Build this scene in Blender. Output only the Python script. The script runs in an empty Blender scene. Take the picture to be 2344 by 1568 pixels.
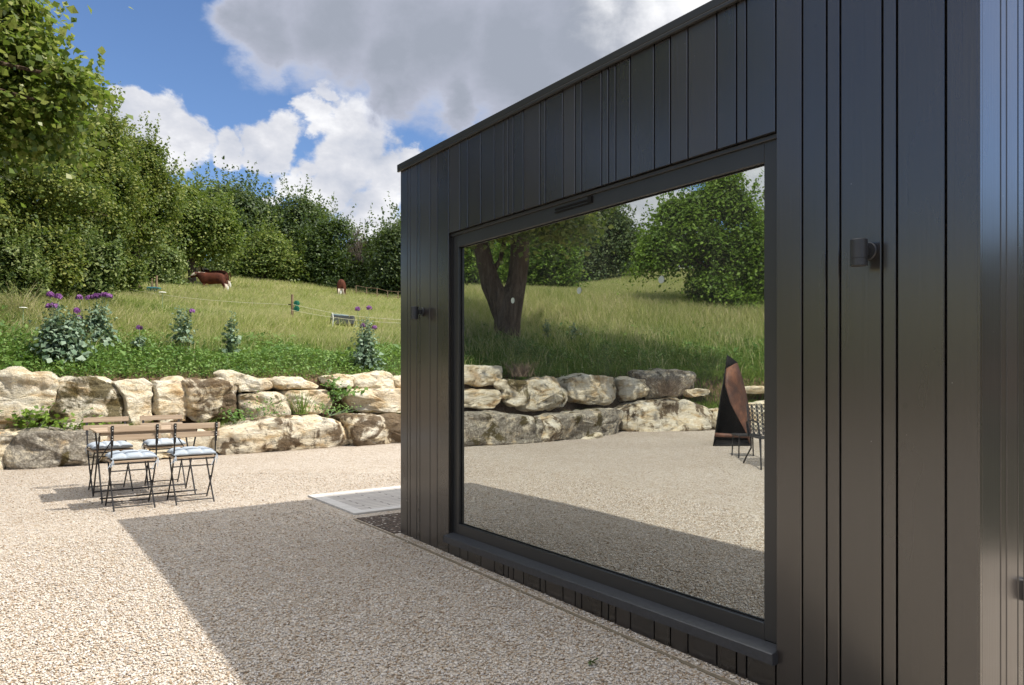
import bpy, bmesh, math, random
import numpy as np
from mathutils import Vector, noise as mnoise
R = math.radians
sc = bpy.context.scene
COL = sc.collection

# ------------------------------------------------------------------ camera
F = 1628.0; CX = 1172.0; HY = 857.0; EYE = 1.25          # photograph units: 2344 x 1568
cam_d = bpy.data.cameras.new('camera'); cam = bpy.data.objects.new('camera', cam_d); COL.objects.link(cam)
cam.location = (0, 0, EYE); cam.rotation_euler = (R(90), 0, 0)
cam_d.sensor_width = 36; cam_d.lens = 36*F/2344
cam_d.shift_y = (HY-784)/2344.0
cam_d.clip_start = 0.05; cam_d.clip_end = 3000
sc.camera = cam
# ------------------------------------------------------------------ sun, exposure
SUN_EL = 48.8
sdir = Vector((0.98*math.cos(R(SUN_EL)), -0.197*math.cos(R(SUN_EL)), math.sin(R(SUN_EL)))).normalized()
sl = bpy.data.lights.new('sun', 'SUN'); sl.energy = 4.0; sl.angle = R(0.5); sl.color = (1.0, 0.94, 0.85)
so = bpy.data.objects.new('sun', sl); COL.objects.link(so)
so.rotation_euler = sdir.to_track_quat('Z', 'Y').to_euler(); so.location = (20, -6, 30)
sc.view_settings.view_transform = 'Standard'; sc.view_settings.look = 'None'
sc.view_settings.exposure = 0.5; sc.view_settings.gamma = 1; sc.view_settings.use_curve_mapping = False
sc.cycles.max_bounces = 8; sc.cycles.diffuse_bounces = 3; sc.cycles.glossy_bounces = 4
sc.cycles.transparent_max_bounces = 16; sc.cycles.caustics_reflective = False; sc.cycles.caustics_refractive = False

# ------------------------------------------------------------------ geometry of the place
FN = Vector((-0.8103, -0.586, 0))        # outward normal of the window wall
FD = Vector((0.586, -0.8103, 0))         # along the wall, towards the viewer
PD = Vector((0.8103, 0.586, 0))          # away behind the window wall
C0 = Vector((-0.878, 5.606, 0))          # far corner of the building
REC = 0.06                               # the pane sits this far inside the cladding face
GP = C0 - FN*REC
def mir(p):                              # where a reflected thing really stands
    p = Vector(p); return p - FN*(2*((p-GP).dot(FN)))
def pix(x, y, Y):                        # point on the sight line at depth Y
    return Vector(((x-CX)/F*Y, Y, EYE+(HY-y)/F*Y))
def gnd(x, y, z=0.0):
    Y = F*(EYE-z)/(y-HY); return Vector(((x-CX)/F*Y, Y, z))
def s_of(x, off=0.0):                    # wall coordinate hit by the sight line through column x
    k = (x-CX)/F; c = C0 - FN*off
    return (k*c.y-c.x)/(FD.x-k*FD.y)
def wp(s, o, z):                         # wall coordinates: along, outward, up
    return C0 + FD*s + FN*o + Vector((0, 0, z))

base_dir = [(1000,1010),(916,1015),(820,1022),(660,1035),(500,1043),(360,1054),(220,1066),(110,1073),(0,1078)]
base_ref = [(1056,1024),(1125,1020),(1253,1013),(1294,1010),(1378,999),(1435,991),(1608,989),(1640,985),(1790,982)]
VD = [gnd(x, y) for x, y in base_dir]                 # direct wall line
VR = [gnd(x, y) for x, y in base_ref]                 # same, in the mirror
WALL = [Vector((12, 24, 0)), Vector((3.5, 17.2, 0))]+VD+[mir(v) for v in VR]+[mir(VR[-1]+Vector((5, .6, 0))), mir(VR[-1]+Vector((12, -1.0, 0)))]
WX = np.array([v.x for v in WALL]); WY = np.array([v.y for v in WALL])
POLYX = np.concatenate([WX, [WX[-1], 40, 40]]); POLYY = np.concatenate([WY, [-40, -40, 24]])
def wdist(x, y):
    x = np.asarray(x, float); y = np.asarray(y, float)
    best = np.full(x.shape, 1e9)
    for i in range(len(WX)-1):
        ax, ay, bx, by = WX[i], WY[i], WX[i+1], WY[i+1]
        dx, dy = bx-ax, by-ay
        t = np.clip(((x-ax)*dx+(y-ay)*dy)/(dx*dx+dy*dy), 0, 1)
        best = np.minimum(best, np.hypot(x-ax-t*dx, y-ay-t*dy))
    ins = np.zeros(x.shape, bool); n = len(POLYX); j = n-1
    for i in range(n):
        xi, yi, xj, yj = POLYX[i], POLYY[i], POLYX[j], POLYY[j]
        c = ((yi > y) != (yj > y)) & (x < (xj-xi)*(y-yi)/(yj-yi+1e-12)+xi)
        ins ^= c; j = i
    return np.where(ins, -best, best)
PRX = [-50, 0.30, 0.50, 0.92, 1.18, 2.0, 4.2, 7.6, 12, 15, 24, 34, 46, 60, 90, 600]
PRZ = [-0.3, -0.3, 0.40, 0.46, 1.18, 1.50, 1.98, 2.60, 3.0, 3.35, 4.7, 6.35, 8.8, 11.2, 13, 15]
def hgt(x, y):
    d = wdist(x, y)
    z = np.interp(d, PRX, PRZ)
    w = np.clip((d-1.2)/3, 0, 1)
    z = z + np.clip((20-y)/8, 0, 1)*np.clip((-x-8)/3, 0, 1)*np.clip((d-1.2)*0.13, 0, 1.2)
    z = z + w*(0.07*np.sin(x*0.55+1.3)*np.cos(y*0.43)+0.05*np.sin(x*1.7-y*1.1))
    return z
def h1(x, y): return float(hgt(np.array([x]), np.array([y]))[0])
def ghit(px, py, Y0=9.0, virt=False):    # where the sight line meets the bank or meadow
    Y = Y0
    while Y < 120:
        p = pix(px, py, Y); q = mir(p) if virt else p
        if q.z <= h1(q.x, q.y): break
        Y += 0.1
    p = pix(px, py, Y); q = mir(p) if virt else p
    return Vector((q.x, q.y, h1(q.x, q.y))), Y

# ------------------------------------------------------------------ material helpers
def newmat(name):
    m = bpy.data.materials.new(name); m.use_nodes = True
    nt = m.node_tree; b = nt.nodes.get('Principled BSDF')
    return m, nt, b
def N(nt, t, **kw):
    n = nt.nodes.new(t)
    for k, v in kw.items():
        if k.startswith('i_'): n.inputs[k[2:].replace('_', ' ')].default_value = v
        else: setattr(n, k, v)
    return n
def ramp(nt, stops, interp='LINEAR'):
    r = nt.nodes.new('ShaderNodeValToRGB'); cr = r.color_ramp; cr.interpolation = interp
    while len(cr.elements) < len(stops): cr.elements.new(0.5)
    for e, (p, c) in zip(cr.elements, stops):
        e.position = p; e.color = (c[0], c[1], c[2], 1) if len(c) == 3 else c
    return r
def lk(nt, a, b): nt.links.new(a, b)
def mixc(nt, fac, a, b, mode='MIX'):
    m = nt.nodes.new('ShaderNodeMix'); m.data_type = 'RGBA'; m.blend_type = mode
    for s, v in ((0, fac), (6, a), (7, b)):
        if hasattr(v, 'links'): lk(nt, v, m.inputs[s])
        elif isinstance(v, (int, float)): m.inputs[s].default_value = v
        else: m.inputs[s].default_value = (v[0], v[1], v[2], 1)
    return m.outputs[2]
def mth(nt, op, a, b=None, c=None, clamp=False):
    m = nt.nodes.new('ShaderNodeMath'); m.operation = op; m.use_clamp = clamp
    for i, v in enumerate((a, b, c)):
        if v is None: continue
        if hasattr(v, 'links'): lk(nt, v, m.inputs[i])
        else: m.inputs[i].default_value = v
    return m.outputs[0]
def noise(nt, vec, scale, detail=4, rough=0.55, dist=0):
    n = N(nt, 'ShaderNodeTexNoise'); n.inputs['Scale'].default_value = scale; n.inputs['Detail'].default_value = detail
    n.inputs['Roughness'].default_value = rough; n.inputs['Distortion'].default_value = dist
    if vec is not None: lk(nt, vec, n.inputs['Vector'])
    return n
def mapped(nt, src, scale=(1, 1, 1), rot=(0, 0, 0), loc=(0, 0, 0)):
    m = N(nt, 'ShaderNodeMapping'); m.inputs['Scale'].default_value = scale; m.inputs['Rotation'].default_value = rot
    m.inputs['Location'].default_value = loc; lk(nt, src, m.inputs['Vector']); return m.outputs[0]
def bump(nt, h, strength, dist, b, prev=None):
    n = N(nt, 'ShaderNodeBump'); n.inputs['Strength'].default_value = strength; n.inputs['Distance'].default_value = dist
    lk(nt, h, n.inputs['Height'])
    if prev is not None: lk(nt, prev, n.inputs['Normal'])
    if b is not None: lk(nt, n.outputs[0], b.inputs['Normal'])
    return n.outputs[0]
def spec(b, v): b.inputs['Specular IOR Level'].default_value = v
def plain(name, col, rough=0.5, metal=0, var=0.15, scale=20, sp=0.5, bmp=0.0):
    m, nt, b = newmat(name); g = N(nt, 'ShaderNodeNewGeometry')
    n = noise(nt, g.outputs['Position'], scale)
    r = ramp(nt, [(0.3, [c*(1-var) for c in col]), (0.7, [min(1, c*(1+var)) for c in col])]); lk(nt, n.outputs[0], r.inputs[0])
    lk(nt, r.outputs[0], b.inputs['Base Color']); b.inputs['Roughness'].default_value = rough; b.inputs['Metallic'].default_value = metal; spec(b, sp)
    if bmp: bump(nt, n.outputs[0], bmp, 0.01, b)
    return m
def leafmat(name, cols, trans=0.45, rough=0.5, scale=0.7, sp=0.35):
    """cols: three leaf colours, dark to light"""
    m, nt, b = newmat(name); g = N(nt, 'ShaderNodeNewGeometry')
    n = noise(nt, g.outputs['Position'], scale, 3)
    f = mth(nt, 'ADD', mth(nt, 'MULTIPLY', g.outputs['Random Per Island'], 0.55), mth(nt, 'MULTIPLY', n.outputs[0], 0.55))
    r = ramp(nt, [(0.22, cols[0]), (0.5, cols[1]), (0.82, cols[2])]); lk(nt, f, r.inputs[0])
    lk(nt, r.outputs[0], b.inputs['Base Color']); b.inputs['Roughness'].default_value = rough; spec(b, sp)
    t = N(nt, 'ShaderNodeBsdfTranslucent'); lk(nt, mixc(nt, 0.5, r.outputs[0], (0.16, 0.24, 0.02), 'MIX'), t.inputs['Color'])
    mx = N(nt, 'ShaderNodeMixShader'); mx.inputs[0].default_value = trans
    lk(nt, b.outputs[0], mx.inputs[1]); lk(nt, t.outputs[0], mx.inputs[2])
    lk(nt, mx.outputs[0], nt.nodes['Material Output'].inputs[0])
    return m

# ------------------------------------------------------------------ world: sky and clouds
wd = bpy.data.worlds.new('World'); sc.world = wd; wd.use_nodes = True
nt = wd.node_tree; bg = nt.nodes['Background']; bg.inputs['Strength'].default_value = 0.10
sky = N(nt, 'ShaderNodeTexSky'); sky.sky_type = 'NISHITA'; sky.sun_disc = False
sky.sun_elevation = R(SUN_EL); sky.sun_rotation = math.atan2(sdir.x, sdir.y)
sky.air_density = 1.0; sky.dust_density = 0.5; sky.ozone_density = 1.6
tc = N(nt, 'ShaderNodeTexCoord'); DIR = tc.outputs['Generated']
def dirpx(x, y, virt=False):
    v = Vector(((x-CX)/F, 1, (HY-y)/F)).normalized()
    if virt: v = v - FN*(2*v.dot(FN))
    return v
nA = noise(nt, DIR, 3.2, 9, 0.6, 0.25); nB = noise(nt, mapped(nt, DIR, (1, 1, 1.4), loc=(3, 1, 7)), 8.5, 8, 0.62, 0.2)
nC = noise(nt, mapped(nt, DIR, (1, 1, 1.3), loc=(1, 5, 2)), 22, 6, 0.6)
wob = N(nt, 'ShaderNodeVectorMath', operation='MULTIPLY_ADD')
lk(nt, nB.outputs['Color'], wob.inputs[0]); wob.inputs[1].default_value = (0.11,)*3
o0 = N(nt, 'ShaderNodeVectorMath', operation='ADD'); lk(nt, DIR, o0.inputs[0]); o0.inputs[1].default_value = (-0.055,)*3
lk(nt, o0.outputs[0], wob.inputs[2]); WDIR = wob.outputs[0]
def blobs(lst):
    out = None
    for (v, r, w) in lst:
        d = N(nt, 'ShaderNodeVectorMath', operation='DISTANCE'); lk(nt, WDIR, d.inputs[0]); d.inputs[1].default_value = v
        f = mth(nt, 'MULTIPLY_ADD', d.outputs['Value'], -w/r, w)
        out = f if out is None else mth(nt, 'SMOOTH_MAX', out, f, 0.12)
    return out
def B(lst): return [(dirpx(x, y), r/F, w) for x, y, r, w in lst]
white = B([(300,225,70,.8),(340,290,120,1),(420,330,110,1),(520,345,75,.9),(610,320,110,1),(700,260,90,1),(745,215,55,.8),(800,330,190,1),
           (900,400,170,1),(760,420,120,1),(870,480,160,1),(960,350,80,.9),(690,400,90,1),(460,375,26,.7),(640,455,45,.8),(990,560,240,1)])
white += [(dirpx(1440,480,True), .075, 1), (dirpx(1500,540,True), .12, 1), (dirpx(1730,430,True), .06, .9), (dirpx(1400,350,True), .06, .9),
          (Vector((-.2,-.85,.45)).normalized(), .35, 1), (Vector((-.85,-.35,.35)).normalized(), .22, 1), (Vector((.7,.5,.4)).normalized(), .4, 1), (Vector((.5,-.7,.3)).normalized(), .3, 1)]
grey = B([(620,80,150,1),(560,60,110,.9),(760,60,210,1),(900,140,170,1),(1000,80,260,1),(1200,120,260,1),(1350,60,260,1),(1050,220,110,1),
          (1220,200,140,1),(880,210,110,.95),(1500,-40,260,1),(1700,-100,400,1),(640,140,80,.8),(860,245,60,.8)])
fw = mth(nt, 'ADD', blobs(white), mth(nt, 'MULTIPLY_ADD', nA.outputs[0], 0.9, -0.76))
fw = mth(nt, 'ADD', fw, mth(nt, 'MULTIPLY_ADD', nC.outputs[0], 0.42, -0.21))
fg = mth(nt, 'ADD', blobs(grey), mth(nt, 'MULTIPLY_ADD', nA.outputs[0], 0.6, -0.50))
fg = mth(nt, 'ADD', fg, mth(nt, 'MULTIPLY_ADD', nC.outputs[0], 0.20, -0.10))
def sstep(v, a, b2):
    m = N(nt, 'ShaderNodeMapRange', interpolation_type='SMOOTHSTEP'); lk(nt, v, m.inputs[0]); m.inputs[1].default_value = a; m.inputs[2].default_value = b2
    return m.outputs[0]
mw = sstep(fw, 0.08, 0.26); mg = sstep(fg, 0.02, 0.40)
# cloud tones; they are lit by the sun, darker where thick
nD = noise(nt, mapped(nt, DIR, (1, 1, 1.6), loc=(9, 2, 4)), 10, 7, 0.6)
wcol = ramp(nt, [(0.30, (3.8, 4.1, 4.8)), (0.50, (5.4, 5.5, 5.9)), (0.68, (7.6, 7.6, 7.7))])
lk(nt, nD.outputs[0], wcol.inputs[0])
gcol = ramp(nt, [(0.0, (4.3, 4.6, 5.5)), (0.42, (3.3, 3.5, 4.2)), (1.0, (2.6, 2.85, 3.4))]); lk(nt, mth(nt, 'MULTIPLY_ADD', mth(nt, 'SUBTRACT', nA.outputs[0], nD.outputs[0]), 0.7, sstep(fg, 0.1, 0.75), clamp=True), gcol.inputs[0])
brt = blobs(B([(1600,0,200,1),(1480,20,130,.9),(1380,-20,90,.8)]))
brt = sstep(mth(nt, 'ADD', brt, mth(nt, 'MULTIPLY_ADD', nD.outputs[0], 0.9, -0.5)), 0.0, 1.0)
gc = mixc(nt, brt, gcol.outputs[0], (7.8, 7.8, 7.9))
skc = mixc(nt, 1.0, sky.outputs[0], (0.80, 0.93, 1.13), 'MULTIPLY')
c1 = mixc(nt, mw, skc, wcol.outputs[0])
c2 = mixc(nt, mg, c1, gc)
# bright overhead cloud cover, added out of view to lift light in the shade
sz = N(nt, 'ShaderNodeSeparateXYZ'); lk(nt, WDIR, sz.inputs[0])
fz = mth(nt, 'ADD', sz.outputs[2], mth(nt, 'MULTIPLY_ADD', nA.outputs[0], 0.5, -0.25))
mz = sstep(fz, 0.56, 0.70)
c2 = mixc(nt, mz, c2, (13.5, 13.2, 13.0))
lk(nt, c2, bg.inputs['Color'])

# ------------------------------------------------------------------ mesh helpers
def tag(o, label=None, cat=None, group=None, kind=None):
    if label: o['label'] = label
    if cat: o['category'] = cat
    if group: o['group'] = group
    if kind: o['kind'] = kind
    return o
def empty(name, loc=(0, 0, 0), rz=0, label=None, cat=None, group=None):
    o = bpy.data.objects.new(name, None); COL.objects.link(o); o.location = loc; o.rotation_euler = (0, 0, rz); o.empty_display_size = 0.1
    return tag(o, label, cat, group)
def mobj(name, verts, faces, mat, parent=None, smooth=False):
    me = bpy.data.meshes.new(name); me.from_pydata([tuple(v) for v in verts], [], faces); me.validate()
    if smooth: me.shade_smooth(); me.set_sharp_from_angle(angle=R(42))
    if mat: me.materials.append(mat)
    o = bpy.data.objects.new(name, me); COL.objects.link(o)
    if parent: o.parent = parent
    return o
def npmesh(name, V, k, mat, parent=None, smooth=False, faces=None):
    """V: (n*k,3) vertices; each consecutive k verts one polygon, or faces=(n,kf) index array"""
    me = bpy.data.meshes.new(name); V = np.ascontiguousarray(V, np.float32)
    nv = len(V)
    idx = np.arange(nv, dtype=np.int32).reshape(-1, k) if faces is None else np.ascontiguousarray(faces, np.int32)
    nf, kf = idx.shape
    me.vertices.add(nv); me.vertices.foreach_set('co', V.ravel())
    me.loops.add(nf*kf); me.loops.foreach_set('vertex_index', idx.ravel())
    me.polygons.add(nf); me.polygons.foreach_set('loop_start', np.arange(0, nf*kf, kf, dtype=np.int32))
    me.polygons.foreach_set('loop_total', np.full(nf, kf, np.int32))
    me.update(calc_edges=True)
    if smooth: me.shade_smooth()
    me.materials.append(mat)
    o = bpy.data.objects.new(name, me); COL.objects.link(o)
    if parent: o.parent = parent
    return o
class MB:
    def __init__(s): s.v = []; s.f = []
    def add(s, vs, fs):
        n = len(s.v); s.v += [tuple(v) for v in vs]; s.f += [tuple(i+n for i in f) for f in fs]
    def obox(s, o, a, b, c):               # corner o, edge vectors a b c
        o, a, b, c = map(Vector, (o, a, b, c))
        p = [o, o+a, o+a+b, o+b, o+c, o+a+c, o+a+b+c, o+b+c]
        fs = [(0,3,2,1),(4,5,6,7),(0,1,5,4),(1,2,6,5),(2,3,7,6),(3,0,4,7)]
        if a.cross(b).dot(c) < 0: fs = [f[::-1] for f in fs]
        s.add(p, fs)
    def box(s, c, sz):
        c = Vector(c); x, y, z = sz
        s.obox(c-Vector((x/2, y/2, z/2)), (x, 0, 0), (0, y, 0), (0, 0, z))
    def bar(s, p, q, w, h=None, up=(0, 0, 1)):
        p, q = Vector(p), Vector(q); h = h or w; d = (q-p).normalized(); u = Vector(up)
        if abs(d.dot(u)) > 0.98: u = Vector((0, 1, 0))
        a = d.cross(u).normalized(); b = a.cross(d).normalized()
        s.obox(p-a*w/2-b*h/2, q-p, a*w, b*h)
    def tube(s, pts, rad, n=8, cap=True):
        pts = [Vector(p) for p in pts]
        if not hasattr(rad, '__len__'): rad = [rad]*len(pts)
        vs = []; ref = None
        for i, p in enumerate(pts):
            d = (pts[min(i+1, len(pts)-1)]-pts[max(i-1, 0)]).normalized()
            if ref is None:
                ref = Vector((0, 0, 1)) if abs(d.z) < 0.9 else Vector((1, 0, 0))
            a = d.cross(ref).normalized(); b = a.cross(d).normalized(); ref = b
            for j in range(n):
                t = 2*math.pi*j/n; vs.append(p+(a*math.cos(t)+b*math.sin(t))*rad[i])
        fs = []
        for i in range(len(pts)-1):
            for j in range(n):
                k = (j+1) % n; fs.append((i*n+j, i*n+k, (i+1)*n+k, (i+1)*n+j))
        if cap: fs.append(tuple(range(n))); fs.append(tuple((len(pts)-1)*n+j for j in range(n))[::-1])
        s.add(vs, [f[::-1] for f in fs])
    def lathe(s, c, prof, n=24):           # prof: (r,z) bottom to top
        c = Vector(c); vs = []
        for r, z in prof:
            for j in range(n):
                t = 2*math.pi*j/n; vs.append(c+Vector((r*math.cos(t), r*math.sin(t), z)))
        fs = [(i*n+j, i*n+(j+1) % n, (i+1)*n+(j+1) % n, (i+1)*n+j) for i in range(len(prof)-1) for j in range(n)]
        fs.append(tuple(range(n))[::-1]); fs.append(tuple((len(prof)-1)*n+j for j in range(n)))
        s.add(vs, fs)
    def build(s, name, mat, parent=None, smooth=False, bevel=0):
        o = mobj(name, s.v, s.f, mat, parent, smooth)
        if bevel:
            m = o.modifiers.new('bevel', 'BEVEL'); m.width = bevel; m.segments = 2; m.limit_method = 'ANGLE'
        return o
def copy_thing(root, loc, rz, label, sub=True):
    c = root.copy(); COL.objects.link(c); c.location = loc; c.rotation_euler = (0, 0, rz); c['label'] = label
    def rec(src, dst):
        for ch in [o for o in bpy.data.objects if o.parent == src]:
            d = ch.copy(); COL.objects.link(d); d.parent = dst; rec(ch, d)
    rec(root, c); return c

# ------------------------------------------------------------------ materials
m, nt, b = newmat('painted_cladding'); M_clad = m
g = N(nt, 'ShaderNodeNewGeometry'); P = g.outputs['Position']
gr = noise(nt, mapped(nt, P, (90, 90, 2.2)), 1.0, 6, 0.6, 0.6)
kn = noise(nt, mapped(nt, P, (5, 5, 1.2)), 1.0, 3, 0.5)
tone = ramp(nt, [(0, (0.012, 0.0095, 0.009)), (0.25, (0.018, 0.015, 0.012)), (0.5, (0.014, 0.0135, 0.0145)), (0.75, (0.021, 0.0165, 0.0145)), (1, (0.025, 0.020, 0.019))]); lk(nt, g.outputs['Random Per Island'], tone.inputs[0])
vsp = N(nt, 'ShaderNodeTexVoronoi'); vsp.inputs['Scale'].default_value = 9; lk(nt, P, vsp.inputs['Vector'])
spk = mth(nt, 'LESS_THAN', vsp.outputs['Distance'], 0.022)
vk = N(nt, 'ShaderNodeTexVoronoi'); vk.inputs['Scale'].default_value = 3.1; lk(nt, mapped(nt, P, (1, 1, .8), loc=(1.3, .7, .2)), vk.inputs['Vector'])
knt = mth(nt, 'LESS_THAN', vk.outputs['Distance'], 0.030)
cc = mixc(nt, mth(nt, 'MULTIPLY', gr.outputs[0], 0.35), tone.outputs[0], (0.032, 0.028, 0.026))
cc = mixc(nt, mth(nt, 'MULTIPLY', spk, 0.5), cc, (0.25, 0.25, 0.25)); cc = mixc(nt, mth(nt, 'MULTIPLY', knt, 0.8), cc, (0.008, 0.007, 0.007)); lk(nt, cc, b.inputs['Base Color'])
rr = mth(nt, 'ADD', mth(nt, 'MULTIPLY_ADD', kn.outputs[0], 0.12, 0.20), mth(nt, 'MULTIPLY', g.outputs['Random Per Island'], 0.06)); lk(nt, rr, b.inputs['Roughness'])
spec(b, 1.0); b.inputs['Coat Weight'].default_value = 0.55; b.inputs['Coat Roughness'].default_value = 0.17
bump(nt, gr.outputs[0], 0.35, 0.0018, b)
M_frame = plain('window_frame_paint', (0.026, 0.027, 0.028), 0.32, 0, 0.06, 8, 0.6)
M_sillm = plain('sill_aluminium', (0.035, 0.038, 0.045), 0.38, 0.0, 0.25, 60, 0.7)
M_cap = plain('capping_metal', (0.022, 0.022, 0.022), 0.35, 0, 0.08, 8, 0.6)
M_black = plain('black_void', (0.012, 0.012, 0.012), 0.8, 0, 0.1, 5, 0.1)
M_lamp = plain('lamp_aluminium', (0.035, 0.036, 0.04), 0.33, 0.25, 0.05, 40, 0.6)
M_lens = plain('lamp_lens', (0.55, 0.5, 0.4), 0.3, 0, 0.05, 40, 0.6)
M_steel = plain('black_steel_rod', (0.022, 0.02, 0.02), 0.45, 0.2, 0.1, 40)
M_roomwall = plain('room_plaster', (0.30, 0.30, 0.29), 0.8, 0, 0.05, 3, 0.2)
M_roomfloor = plain('room_floor', (0.10, 0.08, 0.06), 0.5, 0, 0.2, 3, 0.3)
# glass
m, nt, b = newmat('window_glass'); M_glass = m
nt.nodes.remove(b); gl = N(nt, 'ShaderNodeBsdfGlossy'); gl.inputs['Roughness'].default_value = 0.0; gl.inputs['Color'].default_value = (0.93, 0.97, 0.95, 1)
g = N(nt, 'ShaderNodeNewGeometry'); nn = noise(nt, mapped(nt, g.outputs['Position'], (1.2, 1.2, 1.2)), 1.0, 1, 0.4)
bb = bump(nt, nn.outputs[0], 0.10, 0.01, None); lk(nt, bb, gl.inputs['Normal'])
tr = N(nt, 'ShaderNodeBsdfTransparent'); tr.inputs['Color'].default_value = (0.45, 0.5, 0.48, 1)
fr = N(nt, 'ShaderNodeFresnel'); fr.inputs['IOR'].default_value = 1.6
ff = mth(nt, 'MULTIPLY_ADD', fr.outputs[0], 0.8, 0.60, clamp=True)
mx = N(nt, 'ShaderNodeMixShader'); lk(nt, ff, mx.inputs[0]); lk(nt, tr.outputs[0], mx.inputs[1]); lk(nt, gl.outputs[0], mx.inputs[2])
df = N(nt, 'ShaderNodeBsdfDiffuse'); df.inputs['Color'].default_value = (0.6, 0.6, 0.58, 1)
dn = noise(nt, mapped(nt, g.outputs['Position'], (3, 3, 1.2)), 1.5, 7, 0.7); dm = N(nt, 'ShaderNodeMixShader')
lk(nt, mth(nt, 'MULTIPLY_ADD', dn.outputs[0], 0.09, -0.022, clamp=True), dm.inputs[0]); lk(nt, mx.outputs[0], dm.inputs[1]); lk(nt, df.outputs[0], dm.inputs[2])
lk(nt, dm.outputs[0], nt.nodes['Material Output'].inputs[0])
M_dot = plain('sticker_vinyl', (0.33, 0.38, 0.34), 0.5, 0, 0.03, 20, 0.4)
# wood slats
m, nt, b = newmat('weathered_acacia'); M_wood = m
tcn = N(nt, 'ShaderNodeTexCoord'); gg = N(nt, 'ShaderNodeNewGeometry')
wn = noise(nt, mapped(nt, tcn.outputs['Object'], (3, 60, 60)), 1.0, 5, 0.6, 0.4)
wr = ramp(nt, [(0.25, (0.30, 0.21, 0.14)), (0.55, (0.44, 0.34, 0.24)), (0.8, (0.55, 0.45, 0.34))])
lk(nt, mth(nt, 'ADD', mth(nt, 'MULTIPLY', wn.outputs[0], 0.75), mth(nt, 'MULTIPLY', gg.outputs['Random Per Island'], 0.25)), wr.inputs[0])
lk(nt, wr.outputs[0], b.inputs['Base Color']); b.inputs['Roughness'].default_value = 0.65; spec(b, 0.3); bump(nt, wn.outputs[0], 0.3, 0.002, b)
m, nt, b = newmat('cushion_canvas'); M_cush = m
tcn = N(nt, 'ShaderNodeTexCoord'); n1 = noise(nt, tcn.outputs['Object'], 7, 4); n2 = noise(nt, tcn.outputs['Object'], 260, 2)
cr = ramp(nt, [(0.3, (0.34, 0.39, 0.44)), (0.7, (0.43, 0.48, 0.54))]); lk(nt, n1.outputs[0], cr.inputs[0]); lk(nt, cr.outputs[0], b.inputs['Base Color'])
b.inputs['Roughness'].default_value = 0.9; spec(b, 0.15)
bump(nt, n1.outputs[0], 0.5, 0.03, b, bump(nt, n2.outputs[0], 0.2, 0.001, None))
# gravel
def gravel_nodes(nt, b, P, sc1=88.0, bmp=1.0):
    v = N(nt, 'ShaderNodeTexVoronoi'); v.inputs['Scale'].default_value = sc1; v.inputs['Randomness'].default_value = 1
    wv = noise(nt, P, 40, 2); ad = N(nt, 'ShaderNodeVectorMath', operation='MULTIPLY_ADD'); lk(nt, wv.outputs['Color'], ad.inputs[0]); ad.inputs[1].default_value = (0.012,)*3; lk(nt, P, ad.inputs[2])
    lk(nt, ad.outputs[0], v.inputs['Vector'])
    sep = N(nt, 'ShaderNodeSeparateColor'); lk(nt, v.outputs['Color'], sep.inputs[0])
    r = ramp(nt, [(0.0, (0.26, 0.19, 0.12)), (0.12, (0.43, 0.33, 0.23)), (0.35, (0.57, 0.50, 0.41)), (0.6, (0.65, 0.59, 0.51)), (0.8, (0.56, 0.52, 0.48)), (1.0, (0.75, 0.71, 0.64))])
    lk(nt, sep.outputs[0], r.inputs[0])
    big = noise(nt, P, 0.9, 4); vr = ramp(nt, [(0.3, (0.90, 0.88, 0.86)), (0.7, (1.0, 1.0, 1.0))]); lk(nt, big.outputs[0], vr.inputs[0])
    med = noise(nt, P, 7, 4); mr = ramp(nt, [(0.3, (0.88, 0.86, 0.83)), (0.65, (1.0, 1.0, 1.0))]); lk(nt, med.outputs[0], mr.inputs[0])
    c = mixc(nt, 1.0, r.outputs[0], vr.outputs[0], 'MULTIPLY'); c = mixc(nt, 1.0, c, mr.outputs[0], 'MULTIPLY')
    gap = ramp(nt, [(0.0, (1, 1, 1)), (0.62, (1, 1, 1)), (0.9, (0.5, 0.42, 0.34))]); lk(nt, v.outputs['Distance'], gap.inputs[0])
    c = mixc(nt, 1.0, c, gap.outputs[0], 'MULTIPLY')
    lk(nt, c, b.inputs['Base Color']); b.inputs['Roughness'].default_value = 0.9; spec(b, 0.2)
    hh = mth(nt, 'SUBTRACT', 1.0, v.outputs['Distance']); hh2 = mth(nt, 'ADD', hh, mth(nt, 'MULTIPLY', sep.outputs[1], 0.9))
    p0 = bump(nt, med.outputs[0], 0.5, 0.05, None)
    bump(nt, hh2, bmp, 0.008, b, p0)
m, nt, b = newmat('gravel_sheet'); M_grav = m
g = N(nt, 'ShaderNodeNewGeometry'); gravel_nodes(nt, b, g.outputs['Position'])
m, nt, b = newmat('gravel_stone'); M_peb = m
g = N(nt, 'ShaderNodeNewGeometry')
r = ramp(nt, [(0.0, (0.27, 0.20, 0.13)), (0.1, (0.42, 0.33, 0.24)), (0.3, (0.56, 0.49, 0.40)), (0.6, (0.64, 0.58, 0.50)), (0.8, (0.56, 0.52, 0.48)), (1.0, (0.75, 0.71, 0.64))])
lk(nt, g.outputs['Random Per Island'], r.inputs[0]); pn = noise(nt, g.outputs['Position'], 130, 3)
pr = ramp(nt, [(0.3, (0.86, 0.84, 0.82)), (0.7, (1, 1, 1))]); lk(nt, pn.outputs[0], pr.inputs[0])
lk(nt, mixc(nt, 1.0, r.outputs[0], pr.outputs[0], 'MULTIPLY'), b.inputs['Base Color']); b.inputs['Roughness'].default_value = 0.85; spec(b, 0.25)
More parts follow.
